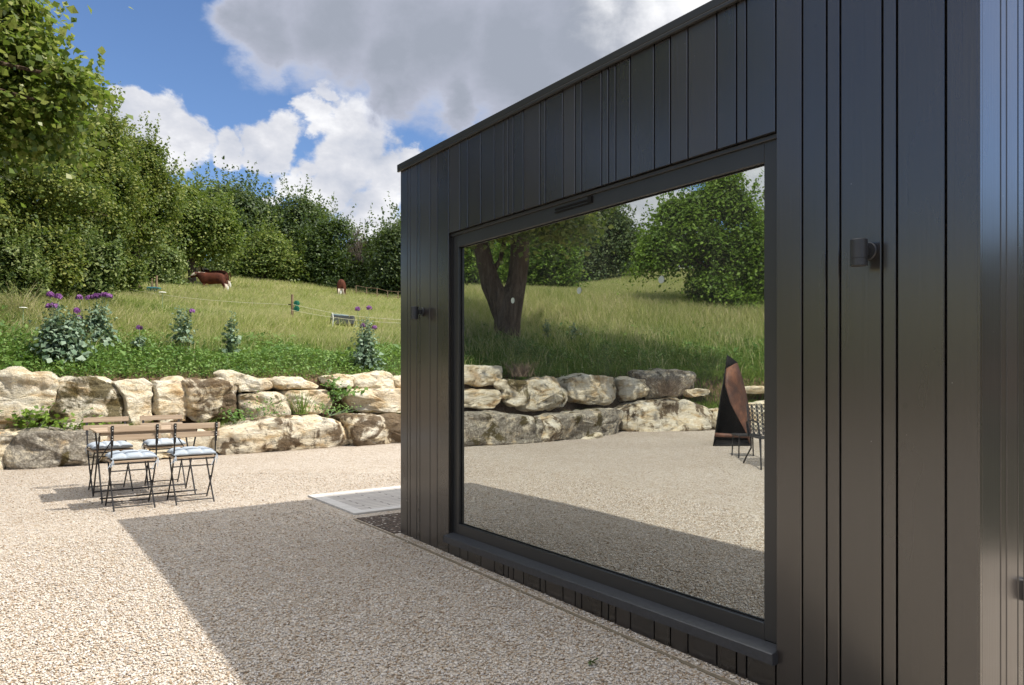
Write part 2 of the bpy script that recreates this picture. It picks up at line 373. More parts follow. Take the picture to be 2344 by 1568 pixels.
# rock
def rockmat(name, grey=0.3, moss=0.3, warm=0.4, brown=0.0):
    m, nt, b = newmat(name); tcn = N(nt, 'ShaderNodeNewGeometry'); P = tcn.outputs['Position']
    base = noise(nt, mapped(nt, P, (1, 1, 2.6)), 3.0, 8, 0.62, 0.3)
    r = ramp(nt, [(0.27, (0.34, 0.21, 0.10)), (0.37, (0.68, 0.52, 0.31)), (0.46, (0.86, 0.75, 0.54)), (0.66, (0.92, 0.86, 0.71))]); lk(nt, base.outputs[0], r.inputs[0])
    ora = noise(nt, P, 2.1, 4, 0.5); orr = ramp(nt, [(0.62-0.2*warm, (0, 0, 0)), (0.74-0.1*warm, (1, 1, 1))]); lk(nt, ora.outputs[0], orr.inputs[0])
    c = mixc(nt, mth(nt, 'MULTIPLY', orr.outputs[0], 0.75), r.outputs[0], (0.58, 0.38, 0.18))
    gn = noise(nt, mapped(nt, P, (1, 1, 1), loc=(4, 7, 1)), 4.5, 9, 0.7, 0.3); grr = ramp(nt, [(0.66-0.34*grey, (0, 0, 0)), (0.74-0.28*grey, (1, 1, 1))]); lk(nt, gn.outputs[0], grr.inputs[0])
    gc = noise(nt, P, 26, 5, 0.7); gcr = ramp(nt, [(0.32, (0.13, 0.115, 0.095)), (0.52, (0.30, 0.27, 0.22)), (0.70, (0.62, 0.57, 0.48))]); lk(nt, gc.outputs[0], gcr.inputs[0])
    c = mixc(nt, mth(nt, 'MULTIPLY', grr.outputs[0], 0.92), c, gcr.outputs[0])
    mn = noise(nt, mapped(nt, P, (1, 1, 1), loc=(2, 9, 5)), 2.6, 8, 0.66, 0.4)
    mrr = ramp(nt, [(0.68-0.36*moss, (0, 0, 0)), (0.73-0.33*moss, (1, 1, 1))]); lk(nt, mn.outputs[0], mrr.inputs[0])
    mc = noise(nt, P, 60, 4, 0.7); mcr = ramp(nt, [(0.3, (0.045, 0.035, 0.012)), (0.6, (0.13, 0.10, 0.03)), (0.8, (0.24, 0.17, 0.07))])
    if brown: mcr = ramp(nt, [(0.3, (0.06, 0.04, 0.022)), (0.6, (0.17, 0.11, 0.06)), (0.8, (0.30, 0.21, 0.12))])
    lk(nt, mc.outputs[0], mcr.inputs[0])
    c = mixc(nt, mth(nt, 'MULTIPLY', mrr.outputs[0], 0.9), c, mcr.outputs[0])
    lk(nt, c, b.inputs['Base Color']); b.inputs['Roughness'].default_value = 0.92; spec(b, 0.15)
    f1 = noise(nt, mapped(nt, P, (1, 1, 2.2)), 9, 10, 0.68, 0.4); f2 = noise(nt, P, 45, 6, 0.7)
    vo = N(nt, 'ShaderNodeTexVoronoi', feature='DISTANCE_TO_EDGE'); vo.inputs['Scale'].default_value = 3.2; lk(nt, mapped(nt, P, (1, 1, 1.8)), vo.inputs['Vector'])
    crk = ramp(nt, [(0.0, (0, 0, 0)), (0.05, (1, 1, 1))]); lk(nt, vo.outputs['Distance'], crk.inputs[0])
    p0 = bump(nt, f1.outputs[0], 0.9, 0.11, None); p1 = bump(nt, crk.outputs[0], 0.25, 0.02, None, p0)
    bump(nt, f2.outputs[0], 0.9, 0.03, b, p1)
    return m
MR = {'cream': rockmat('limestone_cream', 0.05, 0.08, 0.55), 'mossy': rockmat('limestone_mossy', 0.2, 0.62, 0.3),
      'brown': rockmat('limestone_brown', 0.2, 0.68, 0.3, 1), 'grey': rockmat('limestone_grey', 0.9, 0.34, 0.1),
      'mix': rockmat('limestone_mixed', 0.32, 0.28, 0.4), 'pale': rockmat('limestone_pale', 0.22, 0.12, 0.2), 'base': rockmat('limestone_brown_foot', 0.25, 0.47, 0.25, 1)}
# bank, meadow soil
m, nt, b = newmat('meadow_ground'); M_land = m
g = N(nt, 'ShaderNodeNewGeometry'); P = g.outputs['Position']
n1 = noise(nt, P, 0.22, 6, 0.6); n2 = noise(nt, P, 3.0, 6, 0.7)
r = ramp(nt, [(0.3, (0.17, 0.20, 0.05)), (0.5, (0.30, 0.28, 0.11)), (0.7, (0.42, 0.35, 0.18))])
lk(nt, mth(nt, 'ADD', mth(nt, 'MULTIPLY', n1.outputs[0], 0.6), mth(nt, 'MULTIPLY', n2.outputs[0], 0.4)), r.inputs[0])
at = N(nt, 'ShaderNodeAttribute', attribute_name='wall_d'); sr = N(nt, 'ShaderNodeMapRange'); lk(nt, at.outputs['Fac'], sr.inputs[0]); sr.inputs[1].default_value = 1.2; sr.inputs[2].default_value = 1.7
n3 = noise(nt, P, 24, 6, 0.7); r3 = ramp(nt, [(0.3, (0.07, 0.045, 0.025)), (0.6, (0.17, 0.115, 0.07)), (0.78, (0.36, 0.28, 0.19))]); lk(nt, n3.outputs[0], r3.inputs[0])
sr2 = N(nt, 'ShaderNodeMapRange'); lk(nt, mth(nt, 'MULTIPLY_ADD', n2.outputs[0], 1.5, at.outputs['Fac']), sr2.inputs[0]); sr2.inputs[1].default_value = 4.8; sr2.inputs[2].default_value = 6.0
gcol2 = mixc(nt, sr2.outputs[0], (0.06, 0.085, 0.025), r.outputs[0])
lk(nt, mixc(nt, sr.outputs[0], r3.outputs[0], gcol2), b.inputs['Base Color']); b.inputs['Roughness'].default_value = 0.95; spec(b, 0.1)
bump(nt, n2.outputs[0], 0.8, 0.1, b)
M_soil = None
m, nt, b = newmat('dark_mulch'); M_soil = m
g = N(nt, 'ShaderNodeNewGeometry'); v = N(nt, 'ShaderNodeTexVoronoi'); v.inputs['Scale'].default_value = 55; lk(nt, g.outputs['Position'], v.inputs['Vector'])
se = N(nt, 'ShaderNodeSeparateColor'); lk(nt, v.outputs['Color'], se.inputs[0])
r = ramp(nt, [(0, (0.03, 0.02, 0.014)), (0.6, (0.075, 0.05, 0.035)), (0.9, (0.13, 0.09, 0.06)), (0.97, (0.5, 0.46, 0.4))]); lk(nt, se.outputs[0], r.inputs[0])
lk(nt, r.outputs[0], b.inputs['Base Color']); b.inputs['Roughness'].default_value = 0.9; bump(nt, v.outputs['Distance'], 0.9, 0.02, b)
M_kerb = plain('pale_kerb_stone', (0.55, 0.53, 0.50), 0.8, 0, 0.08, 14, 0.2, 0.2)
m, nt, b = newmat('pavers'); M_pav = m
tcn = N(nt, 'ShaderNodeTexCoord'); br = N(nt, 'ShaderNodeTexBrick'); lk(nt, tcn.outputs['Object'], br.inputs['Vector'])
br.inputs['Scale'].default_value = 1; br.inputs['Brick Width'].default_value = 0.45; br.inputs['Row Height'].default_value = 0.075; br.inputs['Mortar Size'].default_value = 0.006
br.inputs['Color1'].default_value = (0.50, 0.47, 0.43, 1); br.inputs['Color2'].default_value = (0.42, 0.39, 0.36, 1); br.inputs['Mortar'].default_value = (0.12, 0.11, 0.10, 1)
lk(nt, br.outputs[0], b.inputs['Base Color']); b.inputs['Roughness'].default_value = 0.8
bump(nt, br.outputs['Fac'], -0.4, 0.004, b)
M_edge = plain('treated_timber', (0.19, 0.16, 0.115), 0.8, 0, 0.2, 30, 0.2, 0.3)
m, nt, b = newmat('bark'); M_bark = m
g = N(nt, 'ShaderNodeNewGeometry'); n1 = noise(nt, mapped(nt, g.outputs['Position'], (14, 14, 2.5)), 1.0, 8, 0.7, 0.6)
r_ = ramp(nt, [(0.3, (0.035, 0.025, 0.018)), (0.5, (0.10, 0.07, 0.05)), (0.7, (0.19, 0.145, 0.11))]); lk(nt, n1.outputs[0], r_.inputs[0]); lk(nt, r_.outputs[0], b.inputs['Base Color'])
b.inputs['Roughness'].default_value = 0.95; spec(b, 0.1); bump(nt, n1.outputs[0], 1.0, 0.06, b)
M_deadwood = plain('dead_branches', (0.22, 0.18, 0.15), 0.9, 0, 0.3, 9, 0.1)
M_post = plain('weathered_post', (0.24, 0.17, 0.11), 0.9, 0, 0.3, 20, 0.1, 0.4)
L_maple = leafmat('leaves_maple', [(0.06, 0.11, 0.02), (0.19, 0.26, 0.05), (0.42, 0.44, 0.13)], 0.5, 0.42, 0.8, 0.5)
L_field = leafmat('leaves_field_maple', [(0.030, 0.06, 0.012), (0.12, 0.17, 0.032), (0.32, 0.33, 0.08)], 0.4, 0.5, 0.6)
L_mid = leafmat('leaves_light_tree', [(0.045, 0.08, 0.016), (0.13, 0.19, 0.04), (0.29, 0.32, 0.08)], 0.4, 0.5, 0.5)
L_dark = leafmat('leaves_dark_wood', [(0.016, 0.036, 0.011), (0.045, 0.082, 0.022), (0.11, 0.155, 0.045)], 0.35, 0.5, 0.35)
L_ash = leafmat('leaves_ash', [(0.025, 0.05, 0.018), (0.07, 0.11, 0.04), (0.16, 0.20, 0.08)], 0.35, 0.5, 0.35)
L_bush = leafmat('leaves_bramble', [(0.045, 0.08, 0.022), (0.14, 0.20, 0.055), (0.30, 0.34, 0.12)], 0.35, 0.5, 0.9)
L_bright = leafmat('leaves_bright', [(0.04, 0.085, 0.01), (0.11, 0.20, 0.022), (0.24, 0.36, 0.055)], 0.5, 0.5, 0.8)
L_weed = leafmat('leaves_weeds', [(0.055, 0.13, 0.025), (0.13, 0.25, 0.05), (0.25, 0.37, 0.10)], 0.35, 0.5, 2.0)
L_poppy = leafmat('leaves_poppy', [(0.06, 0.11, 0.06), (0.16, 0.245, 0.15), (0.32, 0.41, 0.29)], 0.2, 0.55, 6.0, 0.3)
L_petal = leafmat('petals_purple', [(0.13, 0.035, 0.16), (0.25, 0.08, 0.29), (0.42, 0.21, 0.46)], 0.3, 0.6, 20, 0.2)
L_pod = plain('poppy_pods', (0.25, 0.34, 0.20), 0.7, 0, 0.2, 50, 0.2)
G_tan = leafmat('grass_meadow', [(0.23, 0.32, 0.065), (0.46, 0.475, 0.17), (0.71, 0.61, 0.37)], 0.5, 0.6, 0.5, 0.2)
G_green = leafmat('grass_green', [(0.08, 0.16, 0.025), (0.17, 0.27, 0.05), (0.30, 0.38, 0.10)], 0.4, 0.6, 0.6, 0.2)
L_dry = leafmat('dry_stems', [(0.12, 0.085, 0.06), (0.2, 0.15, 0.11), (0.3, 0.23, 0.17)], 0.2, 0.8, 3, 0.1)
M_white = plain('white_petals', (0.75, 0.75, 0.68), 0.7, 0, 0.05, 30, 0.1)

# ------------------------------------------------------------------ setting: gravel, bank, path
def grav_z(x, y):
    t = (x-C0.x)*(-FD.x)+(y-C0.y)*(-FD.y)
    return 0.0138*np.minimum(0, t)
gx = np.linspace(-22, 60, 165); gy = np.linspace(-16, 26, 85)
GX, GY = np.meshgrid(gx, gy); GZ = grav_z(GX, GY)
V = np.stack([GX, GY, GZ], -1).reshape(-1, 3); nx = len(gx)
ii = np.arange(len(gy)-1)[:, None]*nx+np.arange(nx-1)[None, :]
Fc = np.stack([ii, ii+1, ii+nx+1, ii+nx], -1).reshape(-1, 4)
yard = npmesh('gravel_yard', V, 4, M_grav, faces=Fc, smooth=True); tag(yard, kind='structure')
def axis(lo, hi, step, far):
    a = list(np.arange(lo, hi, step)); s = step; x = lo; left = []
    while x > -far: s *= 1.12; x -= s; left.append(x)
    s = step; x = a[-1]; right = []
    while x < far: s *= 1.12; x += s; right.append(x)
    return np.array(left[::-1]+a+right)
ax = axis(-17, 5, 0.14, 700); ay = axis(-6, 18, 0.14, 700)
GX, GY = np.meshgrid(ax, ay); GZ = hgt(GX, GY)
V = np.stack([GX, GY, GZ], -1).reshape(-1, 3); nx = len(ax)
ii = np.arange(len(ay)-1)[:, None]*nx+np.arange(nx-1)[None, :]
Fc = np.stack([ii, ii+1, ii+nx+1, ii+nx], -1).reshape(-1, 4)
fd = wdist(GX, GY).reshape(-1); keep = (fd[Fc] > 0.02).any(axis=1); Fc = Fc[keep]
land = npmesh('meadow_terrain', V, 4, M_land, faces=Fc, smooth=True); tag(land, kind='structure')
a = land.data.attributes.new('wall_d', 'FLOAT', 'POINT'); a.data.foreach_set('value', fd.astype(np.float32))

rs = np.random.RandomState(7)
# loose gravel stones near the viewer
def pebbles():
    t = (1+5**.5)/2
    iv = np.array([(-1,t,0),(1,t,0),(-1,-t,0),(1,-t,0),(0,-1,t),(0,1,t),(0,-1,-t),(0,1,-t),(t,0,-1),(t,0,1),(-t,0,-1),(-t,0,1)], float); iv /= np.linalg.norm(iv[0])
    it = np.array([(0,11,5),(0,5,1),(0,1,7),(0,7,10),(0,10,11),(1,5,9),(5,11,4),(11,10,2),(10,7,6),(7,1,8),(3,9,4),(3,4,2),(3,2,6),(3,6,8),(3,8,9),(4,9,5),(2,4,11),(6,2,10),(8,6,7),(9,8,1)])
    n = 900000
    x = rs.uniform(-6.5, 2.6, n); y = rs.uniform(1.9, 9.0, n)
    dist = np.hypot(x, y); pr = np.clip(1.25-(dist-3)*0.30, 0.10, 1)
    k = rs.rand(n) < pr*0.62
    side = (x-C0.x)*FN.x+(y-C0.y)*FN.y; t2 = (x-C0.x)*(-FD.x)+(y-C0.y)*(-FD.y)
    k &= (side > 0.012) | (t2 > 0.9); k &= ~((side < 0.11) & (side > -1.5) & (t2 > -0.03) & (t2 < 2.2))
    k &= ~((side < 0.13) & (side > 0.055) & (t2 <= 0) & (rs.rand(n) < 0.93))
    k &= wdist(x, y) < 0.1
    # stay off the paved path
    Ap = gnd(704, 1137); e1 = FD; e2 = PD
    u = (x-Ap.x)*e1.x+(y-Ap.y)*e1.y; w = (x-Ap.x)*e2.x+(y-Ap.y)*e2.y
    k &= ~((u > 0.0) & (u < 1.19) & (w > 0.0))
    k &= (x/y*F+CX > -160) 
    x = x[k]; y = y[k]; n = len(x)
    a = rs.uniform(0.0030, 0.0066, n)*np.where(rs.rand(n) < 0.12, 1.35, 1.0); s = np.stack([a*rs.uniform(.9, 1.5, n), a*rs.uniform(.7, 1.1, n), a*rs.uniform(.4, .75, n)], -1)
    L = iv[None]*s[:, None]*(1+0.22*rs.randn(n, 12, 1))
    ang = rs.uniform(0, 6.283, n); ti = rs.normal(0, 0.35, n)
    c, s2 = np.cos(ti)[:, None], np.sin(ti)[:, None]
    Y1 = L[..., 1]*c-L[..., 2]*s2; Z1 = L[..., 1]*s2+L[..., 2]*c
    c, s2 = np.cos(ang)[:, None], np.sin(ang)[:, None]
    Xr = L[..., 0]*c-Y1*s2+x[:, None]; Yr = L[..., 0]*s2+Y1*c+y[:, None]; Zr = Z1+(grav_z(x, y)+s[:, 2]*0.35+rs.uniform(0, 0.005, n))[:, None]
    V = np.stack([Xr, Yr, Zr], -1).reshape(-1, 3)
    Fc = (it[None]+12*np.arange(n)[:, None, None]).reshape(-1, 3)
    o = npmesh('gravel_stones', V, 3, M_peb, faces=Fc); tag(o, 'loose cream and tan gravel stones covering the yard', 'gravel', kind='stuff')
    print('pebbles', n)
pebbles()

LX, LY = np.meshgrid(np.linspace(5.2, 60, 60), np.linspace(-14, 26, 45)); LX = LX+0.35*np.sin(LY*1.3)*(LX < 5.3)
LV = np.stack([LX, LY, grav_z(LX, LY)+0.012], -1).reshape(-1, 3); ii = np.arange(44)[:, None]*60+np.arange(59)[None, :]
M_lawn = plain('lawn_turf', (0.030, 0.032, 0.018), 0.95, 0, 0.3, 9, 0.05, 0.5)
tag(npmesh('lawn', LV, 4, M_lawn, faces=np.stack([ii, ii+1, ii+61, ii+60], -1).reshape(-1, 4)), kind='structure')
# paved path beside the building
A = gnd(704, 1137); W_ = 1.18; L_ = 5.0
path = empty('paved_path', A, math.atan2(PD.y, PD.x), 'pale paved path with light kerb edge running behind the dark building', 'path')
tag(path, kind='structure')
mb = MB(); mb.box((L_/2+0.05, -W_/2, 0.005), (L_-0.1, W_-0.26, 0.020)); mb.build('paving', M_pav, path)
mb = MB(); mb.box((0.06, -W_/2, 0.005), (0.118, W_-0.24, 0.026)); mb.box((L_/2, -0.06, 0.005), (L_, 0.118, 0.026)); mb.box((L_/2, -W_+0.06, 0.005), (L_, 0.118, 0.026))
mb.build('kerb', M_kerb, path, bevel=0.004)
soil = MB(); o = wp(-0.005, 0.055, -0.044); soil.obox(o, -FD*0.72, -FN*2.5, (0, 0, 0.05)); tag(soil.build('soil_bed', M_soil), kind='structure')
ed = MB()
ee = empty('timber_edging', wp(0, 0.085, 0), 0, 'thin timber edging board set flush in the gravel along the dark wall', 'edging')
for k in range(22):
    s0, s1 = -0.7+k*0.25, -0.45+k*0.25
    if s1 > 4.6: break
    a0 = wp(s0, 0.075, 0); a1 = wp(s1, 0.075, 0)
    z0 = float(grav_z(a0.x, a0.y)); z1 = float(grav_z(a1.x, a1.y))
    p = a0+Vector((0, 0, z0-0.05)); q = a1+Vector((0, 0, z1-0.05))
    off = p-Vector(ee.location)
    ed.obox(off, q-p, FN*0.022, (0, 0, 0.0545))
ed.build('board', M_edge, ee)

# ------------------------------------------------------------------ the building
LEN = s_of(2241); TOP = 2.862
S0, S1 = 0.737, 3.33; ZO0, ZO1 = 0.10, 2.245          # window opening
bld = empty('timber_lodge', C0, 0, 'black timber clad flat-roofed lodge with one large picture window', 'building')
def loc(p): return Vector(p)-C0
xs = [916.5,932.3,939,953.7,961,984.2,1000.6,1025.5,1052.5,1070.7,1100.5,1131.7,1152.7,1163.5,1175.1,1198.2,1235.8,1248.3,1288.2,1316.4,1330.8,1376.7,1392.3,1409,1442.5,1497,1534,1574,1640,1685,1708,1774.6,1835.8,1891.4,1922.6,2018.8,2052.2,2164,2241]
ss = [s_of(x) for x in xs]; ss[7] = S0; ss[31] = S1+0.004; ss[-1] = LEN
def zb(s): return -0.006-0.0138*max(0, s)
GAP = 0.0075; TH = 0.020
def board(mb, s0, s1, z0a, z0b, z1, inv=False, P0=None, D=None, NN=None):
    """one board with small chamfers; grooves left between"""
    P0 = P0 or C0; D = D or FD; NN = NN or FN
    a, b2 = s0+GAP/2, s1-GAP/2; ch = 0.0025
    pr = [(a, -TH), (a, -ch), (a+ch, 0), (b2-ch, 0), (b2, -ch), (b2, -TH)]
    bot = [P0+D*s+NN*o+Vector((0, 0, z0a+(z0b-z0a)*(s-s0)/(s1-s0)))-C0 for s, o in pr]
    top = [P0+D*s+NN*o+Vector((0, 0, z1))-C0 for s, o in pr]
    n = 6; fs = [(i, (i+1) % n, (i+1) % n+n, i+n) for i in range(n)]+[tuple(range(n))[::-1], tuple(range(n, 2*n))]
    if not inv: fs = [f[::-1] for f in fs]
    mb.add(bot+top, fs)
cl = MB()
for i in range(len(ss)-1):
    a, b2 = ss[i], ss[i+1]
    if b2 <= S0+1e-4 or a >= S1-1e-4: board(cl, a, b2, zb(a), zb(b2), TOP)
    else:
        board(cl, a, b2, ZO1, ZO1, TOP); board(cl, a, b2, zb(a)+.004, zb(b2)+.004, ZO0)
cl.build('cladding', M_clad, bld)
# end wall nearest the viewer, turning the corner
P1 = C0+FD*LEN; EW = 6.0
exs = [2241, 2248.8, 2290.5, 2304, 2330.2, 2343.8]
def t_of(x):
    k = (x-CX)/F; return (k*P1.y-P1.x)/(PD.x-k*PD.y)
ts = [0.0]+[t_of(x) for x in exs[1:]]
random.seed(3); w0 = [0.05, 0.14, 0.09, 0.14, 0.05, 0.145]
while ts[-1] < EW: ts.append(min(EW, ts[-1]+random.choice(w0)))
ts[1] = 0.021
ew = MB()
for i in range(1, len(ts)-1):
    board(ew, ts[i], ts[i+1], zb(LEN), zb(LEN), TOP, P0=P1, D=PD, NN=FD)
ew.build('end_cladding', M_clad, bld)
cn = MB(); c_ = loc(P1-FD*0.0); cn.obox(c_+Vector((0, 0, zb(LEN)))-FD*0.019+PD*0.0205, FD*0.0215, PD*-0.019, (0, 0, TOP-zb(LEN))); cn.build('corner_trim', M_clad, bld, bevel=0.002)
# dark membrane and structural wall behind the boards (thick frame round the opening)
st = MB(); zl, zh = -0.1, TOP-0.01; ro = -0.0225
def wbox(mb, s0, s1, o0, o1, z0, z1):
    mb.obox(loc(wp(s0, o0, z0)), FD*(s1-s0), FN*(o1-o0), (0, 0, z1-z0))
wbox(st, 0.005, S0, -0.25, ro, zl, zh); wbox(st, S1, LEN-0.024, -0.25, ro, zl, zh)
wbox(st, S0, S1, -0.25, ro, zl, ZO0-0.01); wbox(st, S0, S1, -0.25, ro, ZO1, zh)
st.build('wall_membrane', M_black, bld)
iw = MB()
wbox(iw, 0.01, LEN-0.024, -EW, -EW+0.15, zl, zh); wbox(iw, 0.002, 0.15, -EW+0.15, -0.25, zl, zh); wbox(iw, LEN-0.20, LEN-0.024, -EW+0.15, -0.25, zl, zh)
iw.build('inner_walls', M_roomwall, bld)
fl = MB(); wbox(fl, 0.15, LEN-0.2, -EW+0.15, -0.25, 0.0, 0.12); fl.build('room_floor', M_roomfloor, bld)
rf = MB(); wbox(rf, 0.0, LEN-0.022, -EW, -0.022, TOP-0.008, TOP+0.03)
rf.build('roof', M_cap, bld)
cp = MB(); wbox(cp, -0.02, LEN+0.02, -0.12, 0.022, TOP+0.001, TOP+0.040); wbox(cp, -0.02, 0.10, -EW, -0.12, TOP+0.001, TOP+0.040); wbox(cp, LEN-0.10, LEN+0.02, -EW, -0.12, TOP+0.001, TOP+0.040)
wbox(cp, -0.02, LEN+0.02, 0.004, 0.0215, TOP-0.018, TOP+0.0005)
cp.build('roof_capping', M_cap, bld, bevel=0.003)
# window: reveal, frame, pane, sill
wf = MB(); FW = 0.074; fo0, fo1 = -0.085, -0.036
wbox(wf, S0+0.004, S0+FW, fo0, fo1, 0.135, ZO1-0.004); wbox(wf, S1-FW, S1-0.004, fo0, fo1, 0.135, ZO1-0.004)
wbox(wf, S0+FW, S1-FW, fo0, fo1+0.0005, ZO1-0.105, ZO1-0.004); wbox(wf, S0+FW, S1-FW, fo0, fo1+0.0005, 0.128, 0.205)
wbox(wf, S0+0.001, S1-0.001, -0.034, -0.022, ZO1-0.022, ZO1-0.003)
frame = wf.build('window', M_frame, bld, bevel=0.0025)
for a0, b0 in ((S0-0.001, S0+0.003), (S1-0.003, S1+0.001)):
    rv = MB(); wbox(rv, a0, b0, -0.12, -0.0225, 0.10, ZO1); rv.build('reveal', M_cap, frame)
gs = MB(); wbox(gs, S0+FW-0.004, S1-FW+0.004, -REC-0.006, -REC, 0.20, ZO1-0.10)
gs.build('glass_pane', M_glass, frame)
gk = MB()
for (a0, b0, c0, d0) in ((S0+FW, S1-FW, ZO1-0.109, ZO1-0.1055), (S0+FW, S1-FW, 0.2055, 0.209), (S0+FW, S0+FW+0.0035, 0.209, ZO1-0.109), (S1-FW-0.0035, S1-FW, 0.209, ZO1-0.109)):
    wbox(gk, a0+0.0003, b0-0.0003, -REC+0.0005, -REC+0.006, c0, d0)
gk.build('gasket', M_black, frame)
sm = MB()
pts = [(-0.086, 0.134), (-0.086, 0.104), (0.030, 0.075), (0.030, 0.083)]
prof = [(-0.034, 0.134), (-0.034, 0.127), (0.028, 0.108), (0.028, 0.072), (0.0335, 0.072), (0.0335, 0.114), (0.030, 0.1175)]
for s_ in (S0-0.012, S1+0.012):
    for o_, z_ in prof: sm.v.append(tuple(loc(wp(s_, o_, z_))))
n = len(prof); sm.f = [(i, (i+1) % n, (i+1) % n+n, i+n) for i in range(n)]+[tuple(range(n))[::-1], tuple(range(n, 2*n))]
so_ = sm.build('sill', M_sillm, frame)
for s_ in (S0-0.0135, S1+0.0125):
    cpn = MB(); cpn.obox(loc(wp(s_, -0.03, 0.07)), FD*0.002, FN*0.066, (0, 0, 0.05)); cpn.build('sill_end_cap', M_sillm, frame)
# trickle vent in the head of the frame
va, vb = s_of(1270, 0.03), s_of(1355, 0.03)
vt = MB(); wbox(vt, va, vb, -0.0355, -0.030, ZO1-0.050, ZO1-0.040); wbox(vt, va, vb, -0.0355, -0.027, ZO1-0.066, ZO1-0.060); wbox(vt, vb-0.03, vb, -0.0355, -0.024, ZO1-0.060, ZO1-0.028)
vt.build('trickle_vent', M_black, frame)
# three pale dots stuck on the pane
for (x, y) in ((1174, 688), (1326, 665), (1514, 640)):
    s_ = s_of(x, REC); p = wp(s_, -REC, 0); z = EYE+(HY-y)/F*p.y
    c = loc(wp(s_, -REC+0.0008, z)); vs = [c+(FD*math.cos(t)+Vector((0, 0, 1))*math.sin(t))*0.0185 for t in np.linspace(0, 2*math.pi, 25)[:-1]]
    vs += [v+FN*0.0008 for v in vs]
    mobj('sticker', vs, [tuple(range(24)), tuple(range(24, 48))[::-1]]+[(i, (i+1) % 24, (i+1) % 24+24, i+24) for i in range(24)], M_dot, frame)

# wall lights
def wall_light(s, z, label):
    t = empty('wall_light', wp(s, 0, z), math.atan2(FN.y, FN.x), label, 'wall light', 'cylinder wall lights on the lodge')
    # local x points outward
    mb = MB(); mb.lathe((0, 0, 0), [(0.0, 0), (0.030, 0), (0.033, 0.002), (0.033, 0.012), (0.031, 0.014), (0.0, 0.0142)], 32)
    mb.v = [(v[2]+0.001, v[0], v[1]) for v in mb.v]; mb.build('mounting_plate', M_lamp, t, True)
    mb = MB(); mb.box((0.03, 0, 0), (0.035, 0.022, 0.03)); mb.build('arm', M_lamp, t, bevel=0.002)
    mb = MB(); r = 0.029
    mb.lathe((0.070, 0, -0.058), [(r-0.004, 0), (r, 0), (r, 0.024), (r-0.0012, 0.0245), (r-0.0012, 0.0265), (r, 0.027), (r, 0.092), (r-0.002, 0.0945), (0.001, 0.095)], 32)
    mb.lathe((0.070, 0, -0.0582), [(0.001, 0.004), (r-0.0045, 0.004), (r-0.0045, 0.0)], 32)
    mb.build('lamp_body', M_lamp, t, bevel=0)
    mb = MB(); mb.lathe((0.070, 0, -0.0565), [(0.0005, 0), (r-0.005, 0), (r-0.005, 0.002), (0.0005, 0.002)], 24); mb.build('lens', M_lens, t)
for (px, py, lb) in ((968, 714, 'small dark cylinder wall light on the far end of the lodge, left of the window'),
                     (1989, 576, 'larger looking dark cylinder wall light on the broad boards, right of the window')):
    s_ = s_of(px); p = wp(s_, 0, 0); wall_light(s_, EYE+(HY-py)/F*p.y, lb)
# dark fitting at the right edge of frame, on the end wall
t_ = t_of(2352); q = P1+PD*t_; zz = EYE+(HY-1350)/F*q.y
wl = empty('outdoor_socket', q+Vector((0, 0, zz)), math.atan2(FD.y, FD.x), 'blurred dark fitting on the end wall at the right edge', 'socket')
mb = MB(); mb.box((0.02, 0, 0), (0.04, 0.05, 0.075)); mb.build('case', M_lamp, wl, bevel=0.006)
mb = MB(); mb.box((0.043, 0, 0), (0.006, 0.035, 0.05)); mb.build('cover', M_black, wl, bevel=0.002)

